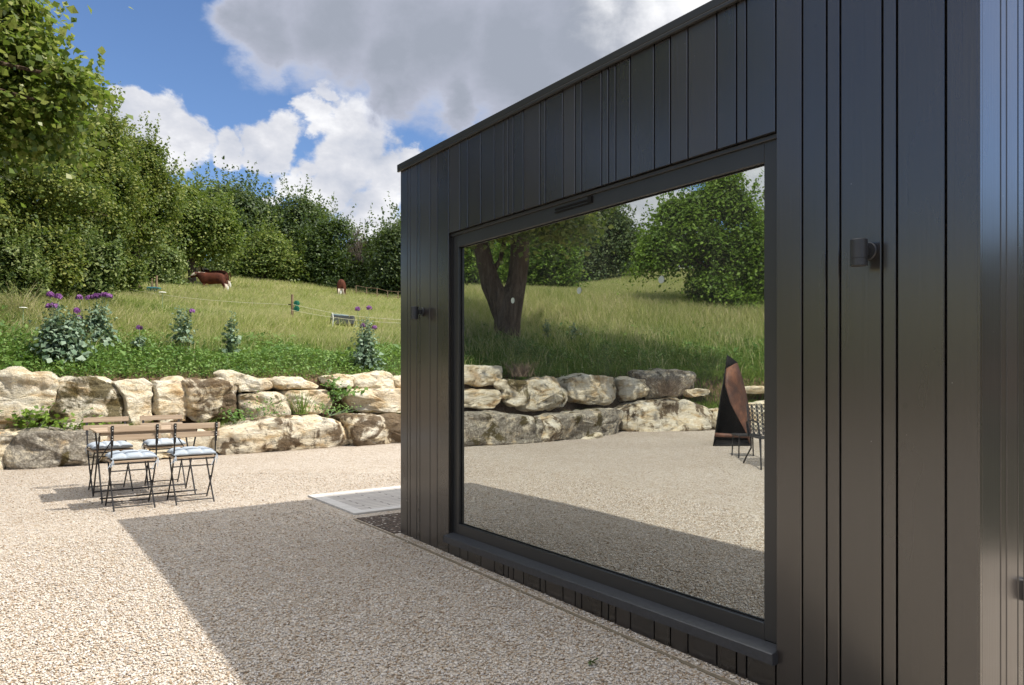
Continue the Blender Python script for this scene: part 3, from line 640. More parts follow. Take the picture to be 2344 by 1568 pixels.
# ------------------------------------------------------------------ rocks
def rock(poly, setback, depth, mat, label, virt=False, seed=0, amp=1.0, flat=0.26, lean=0.0):
    line = VR if virt else VD
    # offset wall line away from the yard
    offs = []
    for i, p in enumerate(line):
        a0 = line[max(i-1, 0)]; a1 = line[min(i+1, len(line)-1)]; d = (a1-a0).normalized(); nn = Vector((-d.y, d.x, 0))
        if nn.y < 0: nn = -nn
        offs.append(p+nn*setback)
    offs.sort(key=lambda v: v.x/v.y)
    offs = [offs[0]+(offs[0]-offs[1])*3]+offs+[offs[-1]+(offs[-1]-offs[-2])*2]
    def hit(x):
        k = (x-CX)/F
        for a0, a1 in zip(offs, offs[1:]):
            f0 = a0.x-k*a0.y; f1 = a1.x-k*a1.y
            if f0*f1 <= 0 and f0 != f1:
                return a0.lerp(a1, f0/(f0-f1))
        return offs[0] if x < CX else offs[-1]
    xa = min(p[0] for p in poly); xb = max(p[0] for p in poly)
    pa, pb = hit(xa), hit(xb)
    if (pb-pa).length < 0.05: pb = pa+Vector((0.3, 0.1, 0))
    d = (pb-pa).normalized(); nn = Vector((-d.y, d.x, 0))
    if nn.y < 0: nn = -nn
    L = []
    for (x, y) in poly:
        k = (x-CX)/F; t = (k*pa.y-pa.x)/(d.x-k*d.y); P = pa+d*t
        L.append((t, EYE+(HY-y)/F*P.y))
    cu = sum(p[0] for p in L)/len(L); cz = sum(p[1] for p in L)/len(L)
    def rad(th):
        c, s = math.cos(th), math.sin(th); best = 0
        for i in range(len(L)):
            x1, y1 = L[i][0]-cu, L[i][1]-cz; x2, y2 = L[(i+1) % len(L)][0]-cu, L[(i+1) % len(L)][1]-cz
            den = c*(y2-y1)-s*(x2-x1)
            if abs(den) < 1e-9: continue
            r = (x1*(y2-y1)-y1*(x2-x1))/den; u = (x1*s-y1*c)/(-den) if den else 0
            u = (c*y1-s*x1)/(s*(x2-x1)-c*(y2-y1)) if abs(s*(x2-x1)-c*(y2-y1)) > 1e-9 else -1
            if r > 0 and -1e-6 <= u <= 1+1e-6: best = max(best, r)
        return best or 0.1
    NT, NP = 112, 44
    rr = [rad(2*math.pi*j/NT) for j in range(NT)]
    rr = [1.035*(rr[j-1]+4*rr[j]+rr[(j+1) % NT])/6 for j in range(NT)]
    off = Vector((seed*3.7, seed*1.3, seed*2.1)); size = (pb-pa).length; rk = np.random.RandomState(seed*7+1)
    raw = np.zeros((NP+1, NT, 3)); cen = np.array(pa+d*cu+nn*depth/2+Vector((0, 0, cz)))
    for i in range(NP+1):
        ph = -math.pi/2+math.pi*i/NP; w = math.copysign(abs(math.sin(ph))**0.36, math.sin(ph)); r0 = abs(math.cos(ph))**flat
        for j in range(NT):
            th = 2*math.pi*j/NT; r = rr[j]*r0
            raw[i, j] = pa+d*(cu+r*math.cos(th))+Vector((0, 0, cz+r*math.sin(th)))+nn*(depth/2+w*depth/2)
    loc_ = raw-cen
    for q in range(16):                   # split faces: flat cuts across the block
        m_ = rk.randn(3)*np.array([.55, .55, .6])-np.array(nn)*(1.5 if q < 7 else (.5 if q < 12 else .1)); m_ /= np.linalg.norm(m_)
        pj = loc_@m_; h_ = pj.max()*(rk.uniform(.84, .96) if q < 7 else rk.uniform(.93, .985)); ov = np.clip(pj-h_, 0, None); loc_ = loc_-ov[..., None]*m_*0.93
    raw = loc_+cen; vs = []
    for i in range(NP+1):
        ph = -math.pi/2+math.pi*i/NP
        w = math.copysign(abs(math.sin(ph))**0.36, math.sin(ph)); r0 = abs(math.cos(ph))**flat
        for j in range(NT):
            th = 2*math.pi*j/NT; r = rr[j]*r0
            P = Vector(raw[i, j])
            P += nn*lean*max(0, math.sin(th))*r
            q = P*1.6+off; q.z *= 1.5
            dsp = mnoise.fractal(q, 0.9, 2.1, 5)*0.080
            ce = mnoise.voronoi(Vector((P.x*2.3, P.y*2.3, P.z*3.6))+off)[0]; dsp += (ce[1]-ce[0])*0.11-0.045
            dsp += abs(mnoise.noise(Vector((P.x*5, P.y*5, P.z*11))+off))*0.03
            out = (P-(pa+d*cu+nn*depth/2+Vector((0, 0, cz))))
            out = Vector((out.x, out.y, out.z)).normalized() if out.length > 1e-5 else nn
            fr = -nn if w < -0.5 else out
            P += (out*0.4+fr*0.6)*dsp*amp
            vs.append(mir(P) if virt else P)
    fs = []
    for i in range(NP):
        for j in range(NT):
            k = (j+1) % NT; f = (i*NT+j, i*NT+k, (i+1)*NT+k, (i+1)*NT+j); fs.append(f if not virt else f[::-1])
    o = mobj('limestone_block', vs, fs, MR[mat], None, True)
    me = o.data; bm = bmesh.new(); bm.from_mesh(me); bmesh.ops.remove_doubles(bm, verts=bm.verts, dist=1e-4); bmesh.ops.recalc_face_normals(bm, faces=bm.faces); bm.to_mesh(me); bm.free()
    me.set_sharp_from_angle(angle=R(38))
    tag(o, label, 'rock', 'limestone blocks of the retaining wall')
    return o
UP = 0.62
rocks = [
 ([(-120,858),(-60,850),(0,850),(98,855),(126,869),(129,884),(120,920),(105,945),(84,955),(49,978),(17,984),(-60,986),(-120,970)], UP, .8, 'cream', 'smooth cream and orange block, leftmost of the upper course'),
 ([(133,884),(144,872),(180,866),(219,866),(279,880),(291,905),(292,945),(283,975),(250,984),(212,984),(152,980),(116,956),(124,922)], UP, .8, 'mossy', 'cream block with a large dark moss patch, behind the left wooden chair back'),
 ([(270,874),(300,870),(331,870),(358,880),(359,941),(352,970),(308,974),(294,945),(290,905)], UP, .7, 'pale', 'narrow pale block with vertical streaks, right of the moss-patched block'),
 ([(362,880),(400,870),(434,872),(438,930),(432,966),(372,970),(361,945)], UP, .7, 'cream', 'narrow warm cream block above the right far chair back'),
 ([(430,874),(448,867),(500,869),(547,876),(549,926),(534,956),(462,967),(432,964)], UP-.05, .8, 'brown', 'block covered in hanging brown dried moss above the right near chair'),
 ([(497,855),(520,851),(546,853),(585,863),(623,874),(628,889),(610,895),(575,898),(550,897),(546,882),(510,872)], UP+.08, .5, 'pale', 'pale wedge block sloping down to the right, resting on top of the brown mossy block'),
 ([(551,902),(600,898),(644,897),(669,912),(674,940),(669,962),(585,965),(557,956),(550,926)], UP, .7, 'mix', 'grey and brown block with an overhanging lip, in the middle of the upper course'),
 ([(618,866),(645,863),(694,864),(735,880),(727,890),(690,892),(644,891),(630,883)], UP+.12, .5, 'pale', 'flat pale slab with a dark right end lying on the upper course'),
 ([(655,895),(700,893),(757,894),(766,912),(764,935),(728,950),(690,950),(674,928)], UP, .7, 'cream', 'squarish cream block with tall grass growing at its foot'),
 ([(753,861),(780,858),(806,856),(822,861),(815,886),(770,889),(753,876)], UP+.12, .5, 'cream', 'small rounded block left of the peaked top block, beside the leafy gap'),
 ([(821,860),(850,854),(886,847),(900,853),(918,874),(918,893),(879,894),(815,889)], UP+.12, .6, 'pale', 'peaked pale block on the top course near the lodge corner'),
 ([(905,862),(925,858),(945,860),(950,884),(930,890),(910,888)], UP+.16, .5, 'pale', 'small block half hidden by the far corner of the lodge'),
 ([(797,892),(840,889),(960,893),(985,915),(975,945),(837,946),(810,932),(799,912)], UP-.05, .8, 'cream', 'wide tan block of the second course beside the lodge corner'),
 ([(497,993),(550,975),(620,962),(742,955),(799,970),(814,996),(823,1021),(778,1032),(669,1043),(574,1049),(511,1047),(494,1020)], -.05, 1.0, 'base', 'very long low cream block with brown mossy foot at the gravel, right of the chairs'),
 ([(802,954),(847,950),(960,953),(1000,965),(1000,1014),(862,1022),(823,1024),(812,993)], 0.0, .8, 'brown', 'moss-hung block at gravel level beside the lodge corner'),
 ([(22,1004),(45,994),(70,988),(152,989),(217,991),(230,1010),(236,1050),(222,1068),(150,1074),(60,1082),(20,1080),(8,1050)], 0.0, .8, 'grey', 'large grey lichen-covered block with olive moss at the bottom left'),
 ([(-110,995),(-60,988),(0,987),(36,990),(38,997),(22,1010),(14,1045),(0,1080),(-80,1088),(-120,1060)], 0.0, .8, 'mix', 'cream and moss block at the gravel, cut by the left edge of the photo'),
 ([(232,992),(300,986),(400,984),(480,986),(496,1002),(494,1037),(440,1047),(300,1060),(238,1064)], 0.0, .8, 'cream', 'cream block at gravel level behind the table and chairs'),
]
for i, (poly, sb, dp, mt, lb) in enumerate(rocks): rock(poly, sb, dp, mt, lb, False, i+1)
rref = [
 ([(1030,838),(1060,834),(1094,837),(1156,838),(1158,866),(1142,882),(1097,883),(1066,878),(1030,876)], UP+.3, .6, 'pale', 'bright white-topped block at the upper left of the reflection, under the tree shade'),
 ([(1025,898),(1112,890),(1153,893),(1157,906),(1137,936),(1081,934),(1025,928)], UP, .7, 'cream', 'flat-topped cream block of the second course at the left of the reflection'),
 ([(1146,882),(1156,867),(1166,874),(1167,886),(1153,891)], UP+.05, .3, 'cream', 'small round yellowish stone wedged between blocks in the reflection'),
 ([(1160,872),(1180,868),(1219,871),(1223,906),(1212,932),(1184,933),(1162,922),(1158,895)], UP, .7, 'mossy', 'reflected block with a dark brown moss blotch on its face'),
 ([(1220,871),(1260,868),(1294,868),(1314,887),(1316,906),(1306,929),(1253,939),(1214,937),(1217,900)], UP, .8, 'mix', 'large reflected block, half cream half moss-grey, left of the undercut block'),
 ([(1316,880),(1323,865),(1359,860),(1400,862),(1420,868),(1422,905),(1400,926),(1355,927),(1330,917),(1315,905)], UP, .8, 'mix', 'reflected grey-capped block with a dark undercut hollow below'),
 ([(1424,868),(1453,865),(1485,868),(1490,886),(1487,907),(1453,918),(1431,920),(1421,905)], UP, .7, 'cream', 'reflected clean cream block left of the dead lavender clump'),
 ([(1467,850),(1530,846),(1591,849),(1600,886),(1564,909),(1497,911),(1489,883)], UP, .8, 'grey', 'reflected dark block hidden under the dead lavender clump'),
 ([(1576,893),(1600,889),(1630,890),(1634,901),(1591,908)], UP+.05, .4, 'cream', 'small flat pale stone in grass left of the rusty fire shelter in the reflection'),
 ([(1706,883),(1745,882),(1790,884),(1790,901),(1711,900)], UP+.05, .4, 'cream', 'low pale stone right of the rusty fire shelter tip in the reflection'),
 ([(1020,950),(1100,945),(1159,946),(1237,957),(1259,965),(1267,1009),(1222,1018),(1125,1023),(1020,1028)], 0.0, .9, 'grey', 'long grey-topped block at gravel level at the left of the reflection'),
 ([(1288,951),(1347,946),(1414,937),(1436,943),(1434,975),(1422,1001),(1385,1003),(1297,1013),(1289,980)], 0.0, .8, 'grey', 'square dark grey block with white drips in the middle of the reflection'),
 ([(1437,940),(1499,916),(1582,913),(1633,934),(1644,953),(1638,987),(1538,993),(1463,997),(1435,991)], 0.0, 1.0, 'base', 'big cream-topped moss-sided block left of the rusty fire shelter in the reflection'),
 ([(1690,927),(1740,921),(1800,921),(1800,985),(1695,985)], 0.0, .8, 'mix', 'mauve-grey block behind the black garden chair in the reflection'),
 ([(1252,962),(1275,955),(1295,958),(1296,1006),(1275,1012),(1256,1010)], .1, .5, 'brown', 'narrow brown mossy block wedged between the two grey blocks in the reflection'),
 ([(1640,938),(1680,930),(1715,934),(1716,985),(1642,987)], .05, .6, 'base', 'mossy block mostly hidden behind the rusty fire shelter in the reflection'),
 ([(1345,1010),(1355,1000),(1378,992),(1388,996),(1377,1009)], -.12, .2, 'mossy', 'small olive mossy stone at the foot of the dark grey reflected block'),
]
for i, (poly, sb, dp, mt, lb) in enumerate(rref): rock(poly, sb, dp, mt, lb, True, i+31)

# ------------------------------------------------------------------ foliage helpers
def leaves(name, C, Nn, size, mat, parent=None, aspect=0.62, fold=0.25, rsd=None):
    rsd = rsd or rs; n = len(C)
    Nn = Nn/np.linalg.norm(Nn, axis=1, keepdims=True)
    t = rsd.randn(n, 3); t -= (t*Nn).sum(1, keepdims=True)*Nn; t /= np.linalg.norm(t, axis=1, keepdims=True)
    b2 = np.cross(Nn, t); size = np.asarray(size).reshape(-1, 1) if np.ndim(size) else np.full((n, 1), size)
    s = size*rsd.uniform(0.5, 1.45, (n, 1))
    p0 = C-t*s*0.5; p2 = C+t*s*0.5-Nn*s*0.12; p1 = C+b2*s*aspect*0.5+Nn*s*fold*0.3; p3 = C-b2*s*aspect*0.5+Nn*s*fold*0.3
    return npmesh(name, np.stack([p0, p1, p2, p3], 1).reshape(-1, 3), 4, mat, parent)
def crown_pts(blobs_, n, rsd, clump=0.55, shell=0.55, per=26):
    """leaf clumps carried on separate boughs, so the crown breaks into lit billows and dark gaps"""
    Cs, Ns = [], []
    vol = np.array([(b[1][0]*b[1][1]+b[1][0]*b[1][2]+b[1][1]*b[1][2]) for b in blobs_]); vol = vol/vol.sum()
    for (c, r), f in zip(blobs_, vol):
        r = np.array(r); k = max(8, int(n*f/per)); nb = max(5, min(26, k//9))
        bd = rsd.randn(nb, 3); bd /= np.linalg.norm(bd, axis=1, keepdims=True)
        bc = np.array(c)+bd*r*rsd.uniform(0.40, 0.76, (nb, 1)); br = rsd.uniform(0.20, 0.38, (nb, 1))
        w = np.repeat(np.arange(nb), k//nb+1)[:k]; k = len(w)
        d = rsd.randn(k, 3)*np.array([1, 1, .75])+bd[w]*0.7+np.array([0, 0, .45]); d /= np.linalg.norm(d, axis=1, keepdims=True)
        u = 0.35+0.65*rsd.rand(k, 1)**0.5
        cc = bc[w]+d*u*br[w]*r
        L = rsd.randn(k, per, 3)*np.array([clump, clump, clump*0.4])*rsd.uniform(.5, 1.1, (k, 1, 1))
        L[..., 2] -= 0.3*(L[..., 0]**2+L[..., 1]**2)/max(clump, .1)
        nn = d[:, None]*0.95+np.array([0, 0, 0.75])+rsd.randn(k, per, 3)*0.45
        Cs.append((cc[:, None]+L).reshape(-1, 3)); Ns.append(nn.reshape(-1, 3))
        # ragged shoots breaking the outline
        ns = max(6, k//7); q = rsd.randn(ns, 3)*np.array([1, 1, .7])+np.array([0, 0, .5]); q /= np.linalg.norm(q, axis=1, keepdims=True)
        sc0 = np.array(c)+q*r*rsd.uniform(.92, 1.10, (ns, 1)); tt = rsd.rand(ns, 14, 1); hgt_ = rsd.uniform(.8, 2.6, (ns, 1, 1))*clump
        up = q[:, None]*0.5+np.array([0, 0, 1.0])
        Cs.append((sc0[:, None]+up*tt*hgt_+rsd.randn(ns, 14, 3)*clump*.22*(1.1-tt)).reshape(-1, 3)); Ns.append((rsd.randn(ns, 14, 3)+np.array([0, 0, .4])+q[:, None]*.5).reshape(-1, 3))
        # sparse inner leaves
        m_ = int(n*f*0.16); q = rsd.randn(m_, 3); q /= np.linalg.norm(q, axis=1, keepdims=True)
        Cs.append(np.array(c)+q*r*0.62*rsd.rand(m_, 1)**.4); Ns.append(rsd.randn(m_, 3)+np.array([0, 0, .5]))
    return np.concatenate(Cs), np.concatenate(Ns)
def tree(name, base, blobs_, n, size, mat, label, cat='tree', group=None, trunk_r=0.2, clump=0.5, seed=1, limbs=7, lower=None, shell=0.5, per=22, trunk=True):
    rsd = np.random.RandomState(seed)
    base = Vector(base)
    t = empty(name, base, 0, label, cat, group)
    bl = [(np.array(c)-np.array(base), r) for c, r in blobs_]
    Cp, Nn = crown_pts(bl, n, rsd, clump, shell, per)
    gz = hgt(Cp[:, 0]+base.x, Cp[:, 1]+base.y)-base.z; k = Cp[:, 2] > gz+0.02
    leaves('crown', Cp[k], Nn[k], size, mat, t, rsd=rsd)
    if trunk:
        mb = MB(); main = max(bl, key=lambda q: q[1][2]); tc_ = Vector(main[0])
        top = tc_+Vector((0, 0, main[1][2]*0.5)); mid = Vector((tc_.x*0.4, tc_.y*0.4, max(0.5, tc_.z*0.5)))
        mb.tube([(0, 0, -0.4), (0, 0, 0.3), mid, tc_, top], [trunk_r*1.3, trunk_r, trunk_r*.75, trunk_r*.45, trunk_r*.15], 9)
        for i in range(limbs):
            b_ = bl[i % len(bl)]; e = Vector(b_[0])+Vector(rsd.uniform(-.7, .7, 3)*np.array(b_[1]))
            s0 = mid.lerp(tc_, rsd.uniform(0, .9)); m_ = s0.lerp(e, .5)+Vector((0, 0, .15*(e-s0).length))
            mb.tube([s0, m_, e], [trunk_r*.35, trunk_r*.2, trunk_r*.05], 6)
        mb.build('trunk', M_bark, t, True)
    return t
def blob(px, py, Y, rx, rz, ry=None, virt=False):
    """crown lobe: centre seen at px,py at depth Y, radii in photo pixels"""
    p = pix(px, py, Y); k = Y/F; r = (rx*k, (ry or rx)*k, rz*k)
    if virt: p = mir(p); r = (max(r[0], r[1]), max(r[0], r[1]), r[2])
    return (tuple(p), r)
def base_at(px, Y, virt=False):
    p = pix(px, 800, Y); p = mir(p) if virt else p
    return Vector((p.x, p.y, h1(p.x, p.y)))

# ------------------------------------------------------------------ trees seen directly
# the big forked maple stands left of the yard; its crown hangs into the top left of the picture, its trunk shows in the window
mt_base = ghit(1163, 783, 12, True)[0]
tm = empty('forked_maple', mt_base, 0, 'big forked maple overhanging the top left, its thick trunk mirrored in the window', 'tree')
rsd = np.random.RandomState(11)
mb_ = Vector(mt_base)
bl = []
for (c, r) in [((-9.8, 11.8, 7.7), (1.7, 2.0, 1.4)), ((-11.0, 12.6, 8.8), (1.9, 2.0, 1.4)), ((-8.5, 9.2, 7.6), (2.6, 2.2, 1.2)), ((-8.2, 7.6, 7.2), (2.4, 2.0, 1.0)), ((-7.2, 6.4, 7.0), (2.0, 1.8, .9)),
               ((-9.0, 12.6, 6.7), (1.0, 1.2, .9)), (tuple(mir(pix(1265, 488, 15.5))), (1.3, 1.3, .45)), (tuple(mir(pix(1080, 500, 16.5))), (1.5, 1.5, .5)), ((-10.1, 12.2, 6.9), (1.6, 1.4, 1.1)), ((-8.6, 12.3, 5.9), (0.9, 1.0, 0.8)), ((-10.6, 12.4, 5.4), (1.6, 1.3, 1.0)),
               ((-6.3, 6.9, 6.9), (2.0, 1.5, .7)), ((-5.4, 7.6, 7.2), (1.2, 1.2, .6)), ((-7.6, 5.2, 6.8), (1.8, 1.5, .7)), ((-9.0, 4.3, 7.0), (2.0, 1.6, .7)), ((-6.9, 8.2, 7.0), (1.6, 1.3, .6)), (tuple(pix(160, 180, 12.3)), (.42, .5, .34)), (tuple(pix(140, 245, 12.3)), (.45, .5, .30)), (tuple(pix(85, 100, 12.3)), (.5, .5, .4)), (tuple(pix(40, 25, 12.3)), (.5, .5, .45))]:
    bl.append((np.array(c)-np.array(mb_), r))
Cp, Nn = crown_pts(bl, 120000, rsd, 0.30, 0.35, 30)
leaves('crown', Cp, Nn, 0.115, L_maple, tm, aspect=0.9, rsd=rsd)
def vp(x, y, Yv): return mir(pix(x, y, Yv))-mb_
vy = ghit(1163, 783, 12, True)[1]
tr = MB()
k_ = vy/F
tr.tube([vp(1157, 797, vy), vp(1157, 782, vy), vp(1160, 765, vy), vp(1162, 727, vy), vp(1168, 692, vy), vp(1181, 652, vy), vp(1189, 600, vy), vp(1190, 550, vy), vp(1197, 500, vy), vp(1205, 440, vy), vp(1215, 330, vy)],
        [44*k_, 34*k_, 30*k_, 30*k_, 30*k_, 23*k_, 22*k_, 22*k_, 20*k_, 16*k_, 8*k_], 18)
tr.tube([vp(1158, 742, vy), vp(1148, 708, vy), vp(1140, 682, vy), vp(1125, 652, vy), vp(1114, 610, vy), vp(1104, 570, vy), vp(1092, 525, vy), vp(1070, 440, vy)], [22*k_, 25*k_, 25*k_, 23*k_, 20*k_, 18*k_, 16*k_, 9*k_], 14)
tr.tube([vp(1128, 622, vy), vp(1145, 595, vy), vp(1155, 550, vy), vp(1160, 470, vy)], [7*k_, 5*k_, 5*k_, 3*k_], 8)
for c in bl:
    e = Vector(c[0]); s0 = vp(1192, 480, vy); tr.tube([s0, s0.lerp(e, .5)+Vector((0, 0, .5)), e], [.13, .08, .02], 6)
tr.build('trunk', M_bark, tm, True)
DT = [  # base px, Y, blobs (px,py,rx,rz), n, leaf, mat, label
 (30, 25, [(20,330,150,130),(110,300,110,80),(-60,420,170,150),(90,440,150,120),(10,520,150,80)], 30000, .15, L_field, 'tall yellow-green field maple filling the left edge below the overhanging branch'),
 (205, 28, [(215,330,85,95),(240,280,50,45),(180,430,120,110),(230,470,110,90),(150,520,110,70)], 24000, .16, L_field, 'rounded field maple whose top stands beside the first white cloud'),
 (310, 31, [(300,350,55,50),(330,400,60,60),(310,460,90,75),(345,345,18,40),(360,440,40,50),(290,520,90,60)], 20000, .17, L_field, 'field maple with two spiky tips, right end of the tall left tree group'),
 (90, 27, [(70,570,120,60),(-10,560,110,70),(170,570,90,50)], 14000, .15, L_dark, 'dark shaded hazel thicket under the left maples'),
 (440, 43, [(440,490,85,60),(470,540,70,55),(410,540,60,60),(420,450,40,30),(500,530,38,45)], 15000, .26, L_mid, 'lighter green dome-shaped tree between the left maples and the far wood'),
 (520, 58, [(510,455,55,42),(545,470,55,35),(500,500,70,50),(560,520,60,50)], 11000, .33, L_ash, 'grey-green tree with the highest rounded crown on the far skyline'),
 (590, 60, [(580,480,38,38),(615,495,40,32),(600,530,65,55),(580,585,70,45)], 11000, .33, L_dark, 'dark tree with an open pierced crown, right of the highest far tree'),
 (690, 61, [(660,490,32,28),(700,480,32,30),(725,495,26,30),(680,530,60,50),(690,590,70,48)], 12000, .32, L_ash, 'feathery ash tree in the middle of the far wood'),
 (745, 57, [(735,545,40,45),(745,590,55,45),(720,620,50,30),(765,520,28,26)], 9000, .3, L_dark, 'bushy dark green tree just left of the leafless tree'),
 (600, 55, [(590,590,45,35),(560,600,50,35),(640,600,50,40),(620,560,40,35)], 10000, .28, L_mid, 'lower bright-topped tree at the meadow edge in front of the dark far wood'),
 (860, 60, [(845,560,35,28),(835,600,50,45),(860,620,50,35),(800,610,45,40)], 9000, .3, L_dark, 'low dark trees behind the leafless tree'),
 (905, 56, [(900,550,38,35),(930,530,40,35),(905,600,50,45),(950,580,60,60),(885,630,40,25)], 12000, .3, L_ash, 'green tree partly cut off by the far corner of the lodge'),
 (1010, 55, [(1010,560,70,60),(1060,580,80,60)], 6000, .35, L_dark, 'tree behind the lodge'),
]
for i, (bx, Y, bs, n, sz, mt, lb) in enumerate(DT[:-1]):
    tree('broadleaf_tree', base_at(bx, Y), [blob(x, y, Y, rx, rz) for x, y, rx, rz in bs], int(n*2.2), sz*.68, mt, lb, 'tree', None, 0.25, Y*0.012, 40+i, 6)
# bare tree
rsd = np.random.RandomState(5)
bt = base_at(812, 59); te = empty('leafless_tree', bt, 0, 'leafless grey twiggy tree standing against the cloud in the far wood', 'tree')
mb = MB(); H = pix(812, 500, 59).z-bt.z
def twig(p, d, ln, r, lev):
    q = p+d*ln; m_ = p+d*ln*.5+Vector(rsd.normal(0, ln*.05, 3)); mb.tube([p, m_, q], [r, r*.75, r*.5], 5, False)
    if lev == 0: return
    for _ in range(4 if lev > 1 else 5):
        nd = (d+Vector(rsd.normal(0, .38, 3))); nd.z = abs(nd.z)*.9+.15; nd.normalize(); twig(p.lerp(q, rsd.uniform(.45, 1)), nd, ln*rsd.uniform(.55, .8), r*.55, lev-1)
for k in range(5):
    twig(Vector((rsd.uniform(-1, 1), 0, 0)), Vector((rsd.uniform(-.35, .35), rsd.uniform(-.2, .2), 1)).normalized(), H*.36, .11, 4)
mb.build('trunk', M_deadwood, te)
# hedge and scrub on the left of the meadow
scrub = [
 (10, 702, [(0,665,75,42),(-60,620,70,70),(30,600,50,55),(60,640,40,50)], L_bush, 'bramble bush with arching dead stems at the left edge behind the poppies'),
 (100, 700, [(100,665,50,38),(75,610,40,45),(135,600,45,50),(110,560,40,30)], L_field, 'dense bramble mound directly behind the tallest poppies'),
 (185, 697, [(180,665,50,36),(210,625,42,55),(165,600,40,36),(235,585,34,34)], L_bush, 'yellow-green scrub behind the row of purple flowers'),
 (262, 690, [(255,650,48,46),(285,668,34,24),(240,590,42,44),(290,610,36,34),(205,555,30,22)], L_mid, 'hawthorn scrub left of the broken fence post'),
 (350, 676, [(340,635,55,40),(312,600,48,42),(385,640,40,30),(375,590,36,28),(345,570,30,22)], L_bush, 'wide scrub bush behind the green fence energiser'),
 (420, 668, [(410,640,40,30),(400,605,36,30),(428,600,28,24),(385,575,30,20)], L_field, 'scrub the brown cattle put their heads into'),
 (490, 650, [(470,615,50,20),(520,625,40,16),(445,596,40,22),(500,600,30,14)], L_bush, 'low grassy scrub bank behind the cattle'),
 (205, 600, [(190,555,38,20),(225,572,32,18)], G_tan, 'pale grassy mound showing under the left trees'),
 (650, 648, [(640,640,55,22),(560,628,50,18)], L_dark, 'dark undergrowth along the far meadow edge, left part'),
 (770, 660, [(770,655,60,20),(700,645,50,20)], L_dark, 'dark undergrowth along the far meadow edge, below the leafless tree'),
 (870, 668, [(870,662,55,20),(925,664,40,20)], L_dark, 'dark undergrowth along the far meadow edge, beside the lodge'),
]
for i, (bx, by, bs, mt, lb) in enumerate(scrub):
    g_, Y = ghit(bx, by)
    if i == 7: Y = 30.0
    if i == 6: Y = 54.0
    if i > 7: Y = min(Y, 57.0)
    if i == 3: Y += 1.0
    if i == 4: Y += 4.5
    if i == 5: Y = 52
    if i < 3: Y += 0.3
    b0 = base_at(bx, Y)
    tree('scrub_bush', b0, [blob(x, y, Y, rx, rz) for x, y, rx, rz in bs], 34000 if i < 6 else 9000, 0.045+Y*.0022, mt, lb, 'bush', None, 0.03, Y*0.008, 80+i, 5)

# ------------------------------------------------------------------ trees that show only in the window
RT = [
 (1240, 34, [(1240,610,70,50),(1190,570,60,50),(1265,570,50,45),(1290,620,30,30)], 14000, .2, L_bright, 'bright green tree behind the forked trunk in the window reflection'),
 (1075, 33, [(1070,590,45,50),(1100,620,50,45),(1040,560,60,60)], 9000, .2, L_bright, 'bright green tree left of the forked trunk in the reflection'),
 (1350, 58, [(1350,540,80,60),(1395,510,45,30),(1290,545,60,50),(1410,570,60,45),(1330,600,80,45),(1310,480,80,60),(1230,470,90,80),(1370,480,45,30),(1340,620,70,30),(1400,500,45,32),(1430,548,42,30)], 30000, .33, L_ash, 'tall dark wooded mass beside the notch of sky in the reflection'),
 (1440, 75, [(1440,610,60,45),(1400,630,60,30),(1480,620,60,50)], 9000, .4, L_dark, 'distant dark trees closing the gap below the notch of sky in the reflection'),
 (1640, 24, [(1615,560,58,46),(1645,460,45,36),(1535,575,46,32),(1570,500,48,34),(1690,600,54,46),(1665,690,50,32),(1500,600,28,20),(1645,415,26,26),(1710,540,40,42),(1625,645,45,30),(1690,470,34,28),(1520,540,40,30),(1600,450,30,24),(1740,650,40,30),(1500,570,30,40),(1545,470,26,24),(1660,400,20,16),(1720,700,40,24),(1610,685,30,18)], 40000, .16, L_bright, 'big low-branched green tree at the right of the window reflection'),
 (1745, 34, [(1740,600,50,60),(1790,520,60,60),(1750,660,50,40),(1745,530,26,30)], 10000, .22, L_field, 'tree behind the big low-branched tree at the right edge of the pane'),
 (1170, 60, [(1170,590,90,60),(1100,600,80,60),(1060,570,80,70)], 10000, .35, L_dark, 'dark wood behind the forked trunk in the reflection'),
]
for i, (bx, Y, bs, n, sz, mt, lb) in enumerate(RT):
    tree('broadleaf_tree', base_at(bx, Y, True), [blob(x, y, Y, rx, rz, virt=True) for x, y, rx, rz in bs], int(n*2), sz*.7, mt, lb, 'tree', None, 0.22, Y*0.013, 140+i, 8)

for k, (x, y) in enumerate(((19, 1.0), (21, 6.5), (20, 12), (24, 18))):
    tree('broadleaf_tree', (x, y, 0), [((x, y, 2.6), (2.6, 2.8, 2.4)), ((x+.5, y-1.2, 4.3), (2.0, 2.2, 1.6)), ((x, y+1.6, 3.6), (1.8, 2.2, 1.9))], 9000, .22, L_dark,
         ('dark tree right of the lodge, outside the picture, nearest', 'dark tree right of the lodge, outside the picture, second', 'dark tree right of the lodge, outside the picture, third', 'dark tree right of the lodge, outside the picture, farthest')[k], 'tree', None, .18, .3, 200+k, 4)

